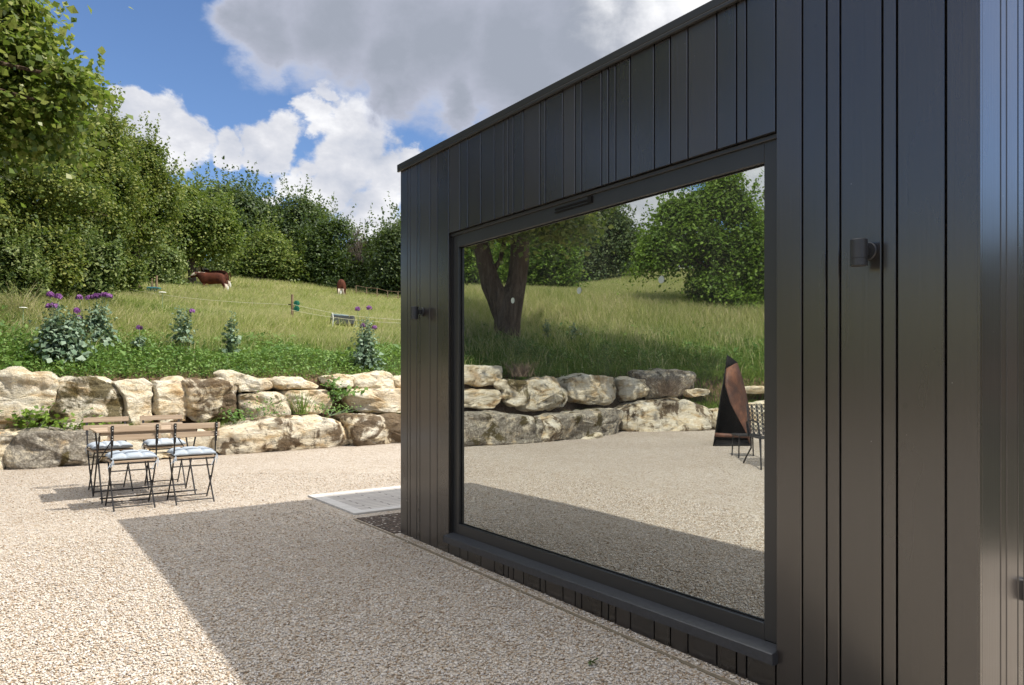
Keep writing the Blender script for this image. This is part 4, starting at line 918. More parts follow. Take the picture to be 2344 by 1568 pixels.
# ------------------------------------------------------------------ meadow grass and ground cover
def blades(name, x, y, hh, w, mat, lean=0.35, label=None, cat='grass', z=None, wind=(0.5, 0.15)):
    n = len(x); z = hgt(x, y)-0.02 if z is None else z
    a = rs.uniform(0, 6.283, n); dx, dy = np.cos(a)*w/2, np.sin(a)*w/2
    lx = rs.normal(wind[0]*lean, lean, n)*hh; ly = rs.normal(wind[1]*lean, lean, n)*hh
    def P(t, k, s): return np.stack([x+lx*t*t+dx*k*s, y+ly*t*t+dy*k*s, z+hh*t*(1-0.15*t)], -1)
    V = np.stack([P(0, 1, -1), P(0, 1, 1), P(.55, .75, 1), P(.55, .75, -1), P(1, 0.0, 0)], 1)
    V = V.reshape(-1, 3); i = np.arange(n)[:, None]*5
    q = np.concatenate([i+np.array([0, 1, 2, 3])], 1); t3 = np.concatenate([i+np.array([3, 2, 4, 4])], 1)
    me = bpy.data.meshes.new(name); me.vertices.add(len(V)); me.vertices.foreach_set('co', V.astype(np.float32).ravel())
    li = np.concatenate([q, t3[:, :3]], 1).astype(np.int32).ravel()
    me.loops.add(len(li)); me.loops.foreach_set('vertex_index', li)
    me.polygons.add(2*n); ls = np.stack([np.arange(n)*7, np.arange(n)*7+4], 1).ravel().astype(np.int32)
    me.polygons.foreach_set('loop_start', ls); me.polygons.foreach_set('loop_total', np.tile([4, 3], n).astype(np.int32)); me.update(calc_edges=True)
    me.materials.append(mat); o = bpy.data.objects.new(name, me); COL.objects.link(o); tag(o, label, cat, kind='stuff'); return o
def scatter_view(n, Y0, Y1, xa, xb, virt=False, pw=1.0):
    # evenly spread in angle, thinning with distance from the yard
    Y = Y0*(Y1/Y0)**(rs.rand(n)**pw); X = (rs.uniform(xa, xb, n)-CX)/F*Y
    if virt:
        s = (X-GP.x)*FN.x+(Y-GP.y)*FN.y; X = X-2*s*FN.x; Y = Y-2*s*FN.y
    return X, Y
CLEAR = [(ghit(785, 744)[0], 1.1, 0.1), (ghit(350, 684)[0], 1.0, 0.15), (ghit(488, 674)[0], 1.5, 0.35), (ghit(515, 674)[0], 1.2, 0.35), (ghit(782, 687)[0], 1.3, 0.35), (ghit(303, 686)[0], .7, .2), (ghit(669, 746)[0], .5, .3)]
def pick(X, Y, lo, hi):
    for c, rad_, keep_ in CLEAR:
        k = ((X-c.x)**2+(Y-c.y+rad_*.4)**2 > rad_**2) | (rs.rand(len(X)) < keep_); X, Y = X[k], Y[k]
    d = wdist(X, Y); k = (d > lo) & (d < hi); return X[k], Y[k], d[k]
X, Y, d = pick(*scatter_view(380000, 11, 62, -180, 1000, pw=0.8), 3.2, 58)
dist = np.hypot(X, Y); gmask = (np.sin(X*0.9)*np.cos(Y*0.5)+rs.normal(0, .5, len(X))) > (0.55+0.055*(d-8))
k = ~gmask
blades('meadow_grass', X[k], Y[k], rs.uniform(.22, .5, k.sum())*np.clip(.75+d[k]/40, .7, 1.3), 0.005+dist[k]*0.00068, G_tan, 0.35, 'long tan and yellow-green summer grass covering the sloping meadow')
k = gmask
blades('meadow_grass', X[k], Y[k], rs.uniform(.15, .38, k.sum()), 0.005+dist[k]*0.0007, G_green, 0.35, 'patches of greener grass among the tan meadow grass')
X, Y, d = pick(*scatter_view(300000, 12.5, 70, 1020, 1830, True, .85), 1.15, 75)
k = (d > 4.5+rs.normal(0, 1.8, len(X)))
Yv = d+12
blades('meadow_grass', X[k], Y[k], rs.uniform(.3, .6, k.sum()), 0.006+Yv[k]*0.0006, G_tan, 0.3, 'tall pale meadow grass shown in the window reflection')
k = ~k
blades('bank_grass', X[k], Y[k], rs.uniform(.12, .34, k.sum()), 0.006+Yv[k]*0.0005, G_green, 0.5, 'lush green bank grass shown in the window reflection')
# weeds on the bank top: broad leaves
def weeds(n, xa, xb, virt, lo, hi, name, lb, Ya=9, Yb=22):
    X, Y, d = pick(*scatter_view(n, Ya, Yb, xa, xb, virt, 1.0), lo, hi)
    hm = 0.10+0.24*np.clip((np.sin(X*2.1)*np.sin(Y*1.7+1)+1)/2, 0, 1)*np.clip((d-lo)/0.5, .25, 1)
    k = (d < 3.5+0.9*np.sin(X*1.3+.5)*np.sin(Y*1.1)+rs.normal(0, .55, len(X))); X, Y, d, hm = X[k], Y[k], d[k], hm[k]
    z = hgt(X, Y)+hm*rs.rand(len(X))**0.5
    Nn = np.stack([rs.randn(len(X))*.6, rs.randn(len(X))*.6-.15, np.ones(len(X))], -1)
    o = leaves(name, np.stack([X, Y, z], -1), Nn, 0.052, L_weed, None, 0.55, .3); 
    # a few big dock leaves
    tag(o, lb, 'ground cover', kind='stuff')
    k = rs.rand(len(X)) < 0.012
    Nn2 = np.stack([rs.randn(k.sum())*.7, rs.randn(k.sum())*.7-.3, np.ones(k.sum())*.8], -1)
    o2 = leaves('dock_leaves', np.stack([X[k], Y[k], z[k]+.04], -1), Nn2, 0.16, L_weed, None, .4, .3); tag(o2, lb+', the larger dock leaves', 'ground cover', kind='stuff')
weeds(150000, -160, 1010, False, 1.15, 4.6, 'ground_cover', 'leafy green weeds crowding the bank above the rock wall')
weeds(90000, 1020, 1830, True, 1.1, 5.5, 'ground_cover', 'weeds along the bank edge shown in the window reflection', 12, 24)
X, Y, d = pick(*scatter_view(26000, 10.5, 20, -160, 1010), 2.2, 5.2)
k = (np.sin(X*1.9)*np.sin(Y*1.4+2)+rs.normal(0, .4, len(X))) > .35; X, Y = X[k], Y[k]
blades('meadow_grass', X, Y, rs.uniform(.25, .6, len(X)), 0.011, G_tan, 0.4, 'tall straw-coloured grass stems standing among the weeds at the meadow edge')
X, Y, d = pick(*scatter_view(22000, 9, 20, -160, 1010), 1.1, 4.8)
blades('bank_grass', X, Y, rs.uniform(.08, .32, len(X)), 0.010, G_green, 0.4, 'green grass blades among the weeds on the bank')
# scraps of grass on the ledge between the courses
X, Y, d = pick(*scatter_view(60000, 9, 17, 0, 930), 0.40, 0.70)
k = (np.sin(X*2.3+1)+np.sin(X*5.1)+rs.normal(0, .3, len(X))) > 0.75
blades('ledge_grass', X[k], Y[k], rs.uniform(.05, .22, k.sum()), 0.009, G_green, 0.4, 'tufts of grass and weeds on the ledge between the two rock courses')
X, Y, d = pick(*scatter_view(40000, 12, 24, 1560, 1830, True), 0.5, 1.3)
blades('ledge_grass', X, Y, rs.uniform(.12, .34, len(X)), 0.014, G_green, 0.5, 'thick grass hanging over the ledge behind the fire shelter in the reflection')
X, Y, d = pick(*scatter_view(30000, 12, 20, 1040, 1800, True), 0.40, 0.70)
k = (np.sin(X*2.3+1)+np.sin(Y*5.1)+rs.normal(0, .3, len(X))) > 0.8
blades('ledge_grass', X[k], Y[k], rs.uniform(.05, .2, k.sum()), 0.009, G_green, 0.4, 'tufts on the ledge between rock courses in the reflection')

# broad-leaved plants on the ledge
def leafy(px, py, w, h, n, sz, mat, label, Y, zoff=0):
    p = pix(px, py, Y); t = empty('leafy_plant', p, 0, label, 'plant')
    C = rs.randn(n, 3)*np.array([w/2.2, w/4, h/2.6])+np.array([0, 0, h/2]); C[:, 2] = np.abs(C[:, 2])
    leaves('foliage', C, np.stack([rs.randn(n)*.6, rs.randn(n)*.5-.5, np.ones(n)*.8], -1), sz, mat, t, .8)
    mb = MB()
    for k in range(6): mb.tube([(0, 0, -.05), tuple(C[k])], [.005, .002], 5)
    mb.build('stem', L_pod, t)
def Yw(px, sb):
    for a0, a1 in zip(VD, VD[1:]):
        k = (px-CX)/F; f0 = a0.x-k*a0.y; f1 = a1.x-k*a1.y
        if f0*f1 <= 0: return a0.lerp(a1, f0/(f0-f1)).y+sb
    return VD[-1].y+sb
leafy(82, 982, .42, .26, 160, .075, L_bright, 'round-leaved green plant at the foot of the cream block, left end of the ledge', Yw(82, .45))
leafy(190, 982, .4, .14, 90, .06, L_bright, 'small low green plant on the ledge left of the far chair', Yw(190, .45))
leafy(541, 962, .3, .16, 110, .045, L_weed, 'nettle-like plant on the ledge left of the overhanging grey block', Yw(541, .5))
leafy(610, 958, .28, .30, 150, .04, L_weed, 'upright nettle clump in front of the overhanging grey block', Yw(610, .45))
leafy(755, 945, .55, .16, 260, .035, L_weed, 'feathery low weed beside the grass tuft on the ledge', Yw(755, .5))
leafy(760, 918, .22, .42, 150, .06, L_weed, 'trailing green plant hanging down the gap between upper blocks', Yw(760, .75))
leafy(785, 905, .35, .14, 60, .09, L_weed, 'big-leaved plant drooping over the tan block', Yw(785, .75))
def tuft(px, py, Y, n, hh, lb, virt=False, mat=None, lean=.35, spread=.07):
    p = pix(px, py, Y); p = mir(p) if virt else p
    t = empty('grass_tuft', p, 0, lb, 'grass tuft'); mb = MB()
    for k in range(n):
        a = rs.uniform(0, 6.28); r0 = abs(rs.normal(0, spread)); b_ = Vector((r0*math.cos(a), r0*math.sin(a), 0)); hk = hh*rs.uniform(.5, 1.1)
        e = b_+Vector((rs.normal(0, lean)*hk, rs.normal(0, lean)*hk, hk)); m_ = b_.lerp(e, .5)+Vector((0, 0, .08*hk))
        mb.tube([b_, m_, e], [.004, .003, .0008], 4, False)
    mb.build('blades', mat or G_green, t)
tuft(692, 948, Yw(692, .48), 55, .42, 'upright tuft of grass in front of the squarish cream block')
tuft(45, 720, 13, 90, .6, 'arching dry grass heads at the far left under the dark thicket', False, G_tan, .5, .15)
tuft(1530, 905, 15.6, 260, .42, 'dead lavender clump sprawling over a dark block in the reflection', True, L_dry, .8, .15)
tuft(1190, 862, 13.8, 160, .3, 'small bushy herb at the wall top in the reflection', True, L_dry, .5, .14)

# ------------------------------------------------------------------ opium poppies
def poppy(px, top, bot, wpx, nst, flowers, label, Y0=9, virt=False, n=340, pods=6, Yfix=None):
    g0, Yg = ghit(px, bot, Y0, virt); rsd = np.random.RandomState(int(px))
    if Yfix: Yg = Yfix; q = pix(px, bot, Yg); q = mir(q) if virt else q; g0 = Vector((q.x, q.y, h1(q.x, q.y)))
    k = Yg/F; H = pix(px, top, Yg).z-g0.z; W = wpx*k/2
    t = empty('poppy_plant', g0, 0, label, 'poppy', 'tall grey-leaved poppy plants')
    st = MB(); tips = []
    Cl = []
    for i in range(nst):
        a = rsd.uniform(0, 6.28); r0 = W*rsd.uniform(0, .75); e = Vector((r0*math.cos(a), r0*math.sin(a)*.7, H*rsd.uniform(.62, .98)))
        b_ = Vector((e.x*.5, e.y*.5, 0)); st.tube([b_, b_.lerp(e, .5), e], [.007, .006, .0035], 5, False); tips.append(e)
        m_ = max(8, n//nst)
        tt = rsd.rand(m_)**0.9*1.0; base = np.array([tuple(b_.lerp(e, float(q))) for q in tt])
        sp = (1.15-tt*.75)[:, None]*W*.42+.015
        Cl.append(base+rsd.randn(m_, 3)*np.concatenate([sp, sp*.8, sp*.35], 1))
    C = np.concatenate(Cl); C[:, 2] = np.clip(C[:, 2], .03, None)
    sz = np.clip(.115*(1.15-C[:, 2]/H), .05, .10)
    leaves('foliage', C, np.stack([C[:, 0]*2+rsd.randn(len(C))*.5, C[:, 1]*2+rsd.randn(len(C))*.5, .7*np.ones(len(C))], -1), sz, L_poppy, t, .75, .5, rsd)
    st.build('stem', L_pod, t)
    for i in range(pods):
        e = tips[i % len(tips)] if i < len(tips) else tips[rsd.randint(len(tips))]+Vector(rsd.normal(0, .04, 3))
        mb = MB(); mb.lathe(e, [(.002, 0), (.009, .006), (.012, .016), (.010, .025), (.013, .028), (.002, .030)], 8); mb.build('seed_pod', L_pod, t, True)
    for (fx, fy) in flowers:
        p = pix(fx, fy, Yg); p = mir(p) if virt else p; e = p-g0
        mb = MB(); mb.tube([Vector((e.x*.6, e.y*.6, H*.45)), e], [.005, .0035], 5, False)
        fl = mb.build('flower_stalk', L_pod, t)
        n2 = 26; rr_ = .042
        aa = rsd.uniform(0, 6.28, n2); ph = rsd.uniform(-.35, .9, n2)
        Cc = np.stack([np.cos(aa)*np.cos(ph)*rr_, np.sin(aa)*np.cos(ph)*rr_, np.sin(ph)*rr_*.85], -1)
        leaves('flower', Cc+np.array(e), Cc*30+np.array([0, 0, .15]), .062, L_petal, fl, .95, .4, rsd)
poppy(135, 690, 832, 105, 9, [(115,674),(134,679),(113,701),(121,699),(127,701),(176,711)], 'tallest poppy clump with purple heads, leftmost', 9, n=1700, pods=8, Yfix=11.0)
poppy(215, 690, 790, 80, 8, [(181,681),(203,682),(215,680),(222,677),(236,676),(241,675),(250,678),(180,728)], 'poppy clump under the long row of purple flowers, second from left', n=1300, pods=6, Yfix=12.3)
poppy(322, 756, 800, 34, 4, [(319,750)], 'short poppy with a single purple head between the left clump and the middle plants', n=200, pods=2, Yfix=12.3)
poppy(415, 692, 780, 46, 5, [(439,712)], 'slender poppy with one purple flower to its right and green pods above', n=520, pods=5, Yfix=13.0)
poppy(530, 706, 796, 32, 4, [], 'thin flowerless poppy with pods near the middle of the bed', n=260, pods=5, Yfix=13.2)
poppy(838, 724, 816, 66, 8, [(818,707),(845,705),(830,745),(857,750)], 'bushy poppy with four purple flowers, rightmost before the lodge', n=1000, pods=9, Yfix=14.2)
poppy(1253, 728, 786, 22, 4, [], 'dark slender poppy seen in the reflection, nearer the forked trunk', 12, True, 140, 4)
poppy(1316, 738, 786, 24, 4, [], 'dark slender poppy seen in the reflection, farther from the forked trunk', 12, True, 140, 4)
# white umbels
for (x, y, Y) in ((53, 707, 12.5), (424, 590, 47), (433, 600, 47), (438, 608, 47), (372, 672, 18)):
    p = pix(x, y, Y); gb = h1(p.x, p.y); t = empty('cow_parsley', (p.x, p.y, gb), 0, 'white umbel flower head %s' % {53: 'low at the far left beside the poppies', 424: 'highest of the three on the scrub bank', 433: 'middle of the three on the scrub bank', 438: 'lowest of the three on the scrub bank', 372: 'in the meadow near the energiser'}[x], 'flower')
    k = Y/F*9; mb = MB(); mb.lathe((0, 0, p.z-gb), [(k*.1, 0), (k, k*.25), (k*.8, k*.4), (k*.1, k*.45)], 9); mb.build('umbel', M_white, t)
    mb = MB(); mb.tube([(0, 0, 0), (0, 0, p.z-gb)], .006, 5); mb.build('stem', L_pod, t)

# ------------------------------------------------------------------ fence, energiser, reels, trough
M_green = plain('green_plastic', (0.03, 0.26, 0.17), 0.35, 0, 0.1, 20); M_teal = plain('teal_plastic', (0.03, 0.17, 0.20), 0.35, 0, 0.1, 20)
M_rope = plain('fence_rope', (0.75, 0.72, 0.5), 0.7, 0, 0.05, 50); M_trough = plain('trough_plastic', (0.06, 0.065, 0.07), 0.6, 0, 0.2, 10)
M_pipe = plain('grey_pipe', (0.16, 0.24, 0.26), 0.4, 0, 0.1, 10); M_insul = plain('white_plastic', (0.7, 0.72, 0.7), 0.5, 0, 0.05, 10)
g1, Y1 = ghit(669, 742); k1 = Y1/F
post = empty('fence_post', g1, 0, 'wooden fence post holding two round green reels in the meadow', 'post')
Hh = pix(669, 674, Y1).z-g1.z
mb = MB(); mb.tube([(0, 0, -.3), (0, 0, Hh)], [3.2*k1, 2.8*k1], 10); mb.build('stake', M_post, post)
mb = MB(); zc = pix(669, 697, Y1).z-g1.z; mb.tube([(-9*k1, 0, zc), (0, 0, zc)], 1.3*k1, 6); mb.build('insulator', M_black, post)
for (ry, nm) in ((694.5, 'upper of the two round green fence reels on the post'), (707, 'lower of the two round green fence reels on the post')):
    c = pix(679, ry, Y1); rl = empty('fence_reel', c, R(-25), nm, 'reel', 'green reels on the fence post'); r_ = 6.6*k1
    mb = MB(); 
    for z0 in (-.35, .30): mb.lathe((0, 0, z0*r_), [(r_*.96, 0), (r_, .02*r_), (r_, .08*r_), (r_*.9, .12*r_)], 20)
    mb.v = [(v[0], v[2]-.0, v[1]) for v in mb.v]; mb.build('flange', M_green, rl)
    mb = MB(); mb.lathe((0, 0, -.35*r_), [(r_*.5, 0), (r_*.5, .7*r_)], 14); mb.v = [(v[0], v[2], v[1]) for v in mb.v]; mb.build('drum', M_teal, rl)
# short posts and energiser
ge, Ye = ghit(350, 682); ke = Ye/F
en = empty('fence_energiser', ge, 0, 'dark teal fence energiser box hung between two short wooden posts', 'energiser')
for (x, yt) in ((345.5, 637), (356, 630)):
    p = pix(x, yt, Ye); mb = MB(); xx = p.x-ge.x; mb.tube([(xx, .1, -.3), (xx, .1, p.z-ge.z)], 2.6*ke, 8); mb.build('post', M_post, en)
c = pix(351, 663, Ye)-ge; mb = MB(); mb.box(c+Vector((0, -.12, 0)), (22*ke, .2, 11*ke)); mb.build('box', M_teal, en, bevel=.03)
mb = MB(); mb.box(c+Vector((8*ke, -.14, 2*ke)), (22*ke, .22, 4*ke)); mb.build('lid', M_teal, en, bevel=.02)
gb_, Yb = ghit(303, 684); kb = Yb/F
bp = empty('broken_post', gb_, 0, 'short grey post with a leaning broken branch at the left end of the fence rope', 'post')
mb = MB(); mb.tube([(-.0, 0, -.2), (0, 0, 26*kb)], 2.8*kb, 8); mb.build('stake', M_post, bp)
mb = MB(); mb.tube([(-14*kb, 0, 2*kb), (-2*kb, -.05, 22*kb), (9*kb, -.05, 38*kb)], [1.4*kb, 2*kb, .8*kb], 7); mb.build('branch', M_deadwood, bp)
rope = empty('fence_rope', g1, 0, 'thin pale electric fence rope stretched across the meadow', 'rope')
def strand(a, b2, sag):
    pts = [a.lerp(b2, t)+Vector((0, 0, -sag*4*t*(1-t))) for t in np.linspace(0, 1, 15)]
    mb = MB(); mb.tube([p-g1 for p in pts], [.0065*(p.y/27)**.5 for p in pts], 5); mb.build('strand', M_rope, rope)
pL = pix(258, 654, Yb+1); pP = pix(664, 697, Y1); pP2 = pix(664, 709, Y1); 
strand(pL, pP, .15); strand(pix(669, 696, Y1), pix(1000, 733, Y1-3.5), .12); strand(pP2, pix(1000, 741, Y1-3.5), .10)
gt, Yt = ghit(785, 744); kt = Yt/F
tro = empty('water_trough', gt, R(8), 'black water trough half sunk in the grass with grey pipes across it', 'trough')
mb = MB(); w2, d2, h2 = 24*kt, .28, 19*kt
for sx in (-1, 1): mb.obox((sx*w2-.02, -d2, 0), (.04, 0, 0), (0, 2*d2, 0), (0, 0, h2))
for sy in (-1, 1): mb.obox((-w2, sy*d2-.02, 0.001), (2*w2, 0, 0), (0, .04, 0), (0, 0, h2-.002))
mb.box((0, 0, .05), (2*w2-.04, 2*d2-.04, .04)); mb.build('tub', M_trough, tro, bevel=.01)
for (xa, xb, z0) in ((-24, -3, 1), (-3, 14, -1)):
    mb = MB(); mb.tube([(xa*kt, -.2, h2+.03+z0*kt*.8), (xb*kt, -.2, h2+.02+(z0-2)*kt*.8)], 2.0*kt, 12); mb.build('pipe', M_pipe, tro, True)
gi, Yi = ghit(761, 748); ki = Yi/F
ins = empty('fence_stake', gi, 0, 'thin white plastic fence stake left of the water trough', 'stake')
mb = MB(); mb.tube([(0, 0, -.1), (.02, 0, 20*ki), (0, 0, 31*ki)], 1.2*ki, 7); mb.build('rod', M_insul, ins)
# far wire fence along the meadow edge
wf2 = empty('wire_fence', base_at(880, 50), 0, 'faint wire fence at the far right edge of the meadow, in front of the wood', 'fence')
mb = MB()
for k in range(8):
    p = base_at(815+k*24, 53-k*.6); q = p-Vector(wf2.location); mb2 = MB(); mb2.tube([q, q+Vector((0, 0, .9))], .035, 6); mb2.build('post', M_post, wf2)
    if k: mb.tube([prev+Vector((0, 0, .9)), q+Vector((0, 0, .9))], .012, 4); mb.tube([prev+Vector((0, 0, .5)), q+Vector((0, 0, .5))], .012, 4)
    prev = q
mb.build('wire', M_post, wf2)

# ------------------------------------------------------------------ cattle
m, nt, b = newmat('hereford_coat'); M_cow = m
tcn = N(nt, 'ShaderNodeTexCoord'); sp_ = N(nt, 'ShaderNodeSeparateXYZ'); lk(nt, tcn.outputs['Object'], sp_.inputs[0])
nz = noise(nt, tcn.outputs['Object'], 3, 4); rc = ramp(nt, [(0.3, (0.040, 0.013, 0.008)), (0.7, (0.11, 0.034, 0.017))]); lk(nt, nz.outputs[0], rc.inputs[0])
xw = mth(nt, 'ADD', sp_.outputs[0], mth(nt, 'MULTIPLY_ADD', nz.outputs[0], .3, -.15))
zw = mth(nt, 'ADD', sp_.outputs[2], mth(nt, 'MULTIPLY_ADD', nz.outputs[0], .2, -.1))
head = mth(nt, 'MULTIPLY', mth(nt, 'LESS_THAN', xw, -1.22), mth(nt, 'GREATER_THAN', zw, 1.26)); legs = mth(nt, 'LESS_THAN', zw, 0.30)
blz = mth(nt, 'MULTIPLY', mth(nt, 'MULTIPLY', mth(nt, 'GREATER_THAN', zw, 1.44), mth(nt, 'LESS_THAN', xw, -.55)), mth(nt, 'GREATER_THAN', xw, -1.1))
bly = mth(nt, 'MULTIPLY', mth(nt, 'LESS_THAN', zw, .70), mth(nt, 'LESS_THAN', mth(nt, 'ABSOLUTE', sp_.outputs[1]), .22))
wm = mth(nt, 'MAXIMUM', mth(nt, 'MAXIMUM', head, legs), mth(nt, 'MAXIMUM', blz, bly))
lk(nt, mixc(nt, wm, rc.outputs[0], (0.60, 0.52, 0.42)), b.inputs['Base Color']); b.inputs['Roughness'].default_value = .8; spec(b, .15)
M_hoof = plain('hoof', (0.03, 0.025, 0.02), .6); M_horn = plain('pale_muzzle', (0.45, 0.28, 0.22), .6)
def cow(loc, rz, label, scale=1.0, head_up=0.0, graze=False):
    t = empty('hereford_cow', loc, rz, label, 'cow', 'brown and white cattle in the meadow'); t.scale = (scale, scale, scale*1.16)
    vs, es, rd = [], [], []
    def v(p, r, par=None):
        vs.append(p); rd.append(r); i = len(vs)-1
        if par is not None: es.append((par, i))
        return i
    bar = v((0.0, 0, 1.06), (.34, .39)); ab = v((.35, 0, 1.08), (.335, .385), bar); hip = v((.66, 0, 1.13), (.29, .33), ab); rump = v((.86, 0, 1.13), (.20, .25), hip)
    che = v((-.38, 0, 1.04), (.33, .41), bar); sho = v((-.66, 0, 1.10), (.26, .38), che)
    if graze: hp = [(-.95, 0, .85, .20, .22), (-1.15, 0, .55, .15, .16), (-1.30, 0, .35, .14, .15), (-1.48, 0, .16, .08, .09)]
    else: hp = [(-.98, 0, 1.26+head_up*.5, .19, .25), (-1.22, 0, 1.33+head_up, .15, .17), (-1.42, 0, 1.29+head_up, .13, .15), (-1.66, 0, 1.14+head_up, .085, .09)]
    pr = sho
    for (x, y, z, a_, b_) in hp: pr = v((x, y, z), (a_, b_), pr)
    for sy in (-1, 1):
        a_ = v((-.60, sy*.17, .74), (.13, .15), sho); a_ = v((-.60, sy*.19, .46), (.075, .08), a_); a_ = v((-.62, sy*.19, .20), (.05, .05), a_); v((-.63, sy*.19, .05), (.06, .06), a_)
        a_ = v((.78, sy*.18, .78), (.15, .18), hip); a_ = v((.90, sy*.19, .50), (.075, .09), a_); a_ = v((.84, sy*.19, .24), (.05, .05), a_); v((.82, sy*.19, .05), (.06, .06), a_)
    me = bpy.data.meshes.new('body'); me.from_pydata(vs, es, []); o = bpy.data.objects.new('body', me); COL.objects.link(o); o.parent = t
    me.materials.append(M_cow); sk = o.modifiers.new('skin', 'SKIN'); 
    for i, r in enumerate(rd): me.skin_vertices[0].data[i].radius = r
    me.skin_vertices[0].data[sho].use_root = True
    sk.use_smooth_shade = True; sb = o.modifiers.new('sub', 'SUBSURF'); sb.levels = 2; sb.render_levels = 2
    hz = hp[1][2]; hx = hp[1][0]
    for sy in (-1, 1):
        mb = MB(); mb.tube([(hx-.02, sy*.13, hz+.06), (hx+.02, sy*.24, hz+.05), (hx+.05, sy*.33, hz+.0)], [.03, .065, .02], 8); mb.build('ear', M_cow, t, True)
    mb = MB(); mb.tube([(.98, 0, 1.28), (1.06, 0, 1.1), (1.07, 0, .7), (1.07, .0, .55)], [.04, .03, .022, .02], 7); mb.build('tail', M_cow, t, True)
    mb = MB(); mb.tube([(1.07, 0, .58), (1.08, 0, .42), (1.07, 0, .22)], [.03, .06, .02], 8); mb.build('tail_switch', M_white, t, True)
    for (x, y) in ((-.63, .19), (-.63, -.19), (.82, .19), (.82, -.19)):
        mb = MB(); mb.lathe((x, y, 0), [(.07, 0), (.062, .07), (.05, .09)], 10); mb.build('hoof', M_hoof, t)
YC = 47.0
def cow_at(px, feet, label, rz, lenpx, **kw):
    g_, Y = ghit(px, feet); p = g_; z = g_.z; sc_ = lenpx*Y/F/2.75
    cow((p.x, p.y, z-.10), rz, label, sc_, **kw)
cow_at(488, 672, 'dark brown and white cow side-on, nearest of the pair with heads in the scrub', 0.0, 86)
cow_at(496, 664, 'red-brown cow with a raised white head, behind the dark brown cow', R(-3), 82, head_up=.24)
cow_at(782, 685, 'brown cow grazing alone in mid meadow, seen from behind', R(-80), 80, graze=True)

# ------------------------------------------------------------------ bistro table, chairs, cushions
ANG = R(37)
def chair_proto():
    t = empty('bistro_chair', (0, 0, 0), 0, 'x', 'chair', 'folding bistro chairs round the slatted table')
    w = .185
    for sx in (-1, 1):
        mb = MB(); x = sx*w; mb.bar((x, -.235, .785), (x, -.195, .60), .022, .008, (0, 1, 0)); mb.tube([(x, -.195, .61), (x, -.165, .45), (x, -.02, .235), (x, .19, .004)], .0075, 7); mb.build('leg', M_steel, t)
        mb = MB(); x = sx*(w-.016); mb.tube([(x, .165, .435), (x, .0, .225), (x, -.20, .004)], .0075, 7); mb.build('leg', M_steel, t)
        mb = MB(); mb.tube([(sx*(w+.004), -.01, .232), (sx*(w-.022), -.01, .232)], .009, 8); mb.build('pivot', M_steel, t)
    for (y, z, ww, r) in ((.178, .03, w, .006), (-.18, .035, w-.016, .006), (-.125, .36, w, .006), (-.165, .43, w, .0075), (.165, .43, w-.016, .0075)):
        mb = MB(); mb.tube([(-ww, y, z), (ww, y, z)], r, 7); mb.build('crossbar', M_steel, t)
    for (z0, y) in ((.755, -.243), (.672, -.224)):
        mb = MB(); mb.box((0, y+.012+.012, z0), (.44, .014, .052)); sl_ = mb.build('backrest_slat', M_wood, t, bevel=.003)
        mb = MB()
        for sx in (-1, 1):
            for dz in (-.012, .012): mb.box((sx*w, y-.002, z0+dz), (.006, .012, .006))
        mb.build('bolt', M_insul, sl_)
    mb = MB()
    for i in range(6): mb.box((0, -.155+i*.062, .449), (.385, .05, .016))
    mb.build('seat', M_wood, t, bevel=.003)
    return t
def cushion_proto():
    # tufted pad: grid with four buttons and puffed quilting
    n = 40; vs = []; fs = []; W2 = .195
    def top(u, v):
        e = (1-abs(u)**5)*(1-abs(v)**5); h = .026+.045*max(0, e)**.6
        for bu in (-.36, .36):
            for bv in (-.36, .36):
                h -= .030*math.exp(-((u-bu)**2+(v-bv)**2)/.010)
        for c in (-.36, .36):
            h -= .013*math.exp(-((u-c)**2)/.004)+.013*math.exp(-((v-c)**2)/.003)
        return h+.004*mnoise.noise(Vector((u*3, v*3, 1.7)))
    for side in (1, 0):
        for i in range(n+1):
            for j in range(n+1):
                u, v = -1+2*i/n, -1+2*j/n; pin = 1-.05*(1-abs(u))*abs(v)**3-.05*(1-abs(v))*abs(u)**3
                x, y = u*W2*pin, v*W2*.97*pin
                if max(abs(u), abs(v)) > .999: z = .024
                else: z = top(u, v) if side else .004+.012*max(abs(u), abs(v))**6
                vs.append((x, y, z))
    m_ = (n+1)**2
    for i in range(n):
        for j in range(n):
            a0 = i*(n+1)+j; fs.append((a0, a0+n+1, a0+n+2, a0+1)); fs.append((m_+a0, m_+a0+1, m_+a0+n+2, m_+a0+n+1))
    t = empty('seat_cushion', (0, 0, 0), 0, 'x', 'cushion', 'pale blue-grey seat cushions')
    o = mobj('pad', vs, fs, M_cush, t, True); bm = bmesh.new(); bm.from_mesh(o.data); bmesh.ops.remove_doubles(bm, verts=bm.verts, dist=1e-5); bm.to_mesh(o.data); bm.free()
    for sx in (-1, 1):
        mb = MB(); x = sx*.185; r1 = np.random.RandomState(3+sx)
        for k in range(4):
            e = Vector((x+r1.normal(0, .03), -.20-r1.uniform(0, .03), -.02-r1.uniform(0, .07))); mb.tube([(x, -.18, .02), (x+.01, -.205, .01), e], .003, 5)
        mb.build('tie', M_cush, t)
    return t
pc = chair_proto(); pq = cushion_proto(); first = True
spots = [((-3.60, 6.72), ANG, 'wooden-slat folding chair, nearest left, back towards the viewer', 'cushion on the nearest left chair'),
         ((-3.175, 7.04), ANG-.03, 'wooden-slat folding chair, nearest right, back towards the viewer', 'cushion on the nearest right chair'),
         ((-4.32, 7.64), ANG+math.pi+.03, 'wooden-slat folding chair, far left behind the table, against the rocks', 'shaded cushion on the far left chair'),
         ((-3.90, 7.98), ANG+math.pi-.04, 'wooden-slat folding chair, far right behind the table', 'shaded cushion on the far right chair')]
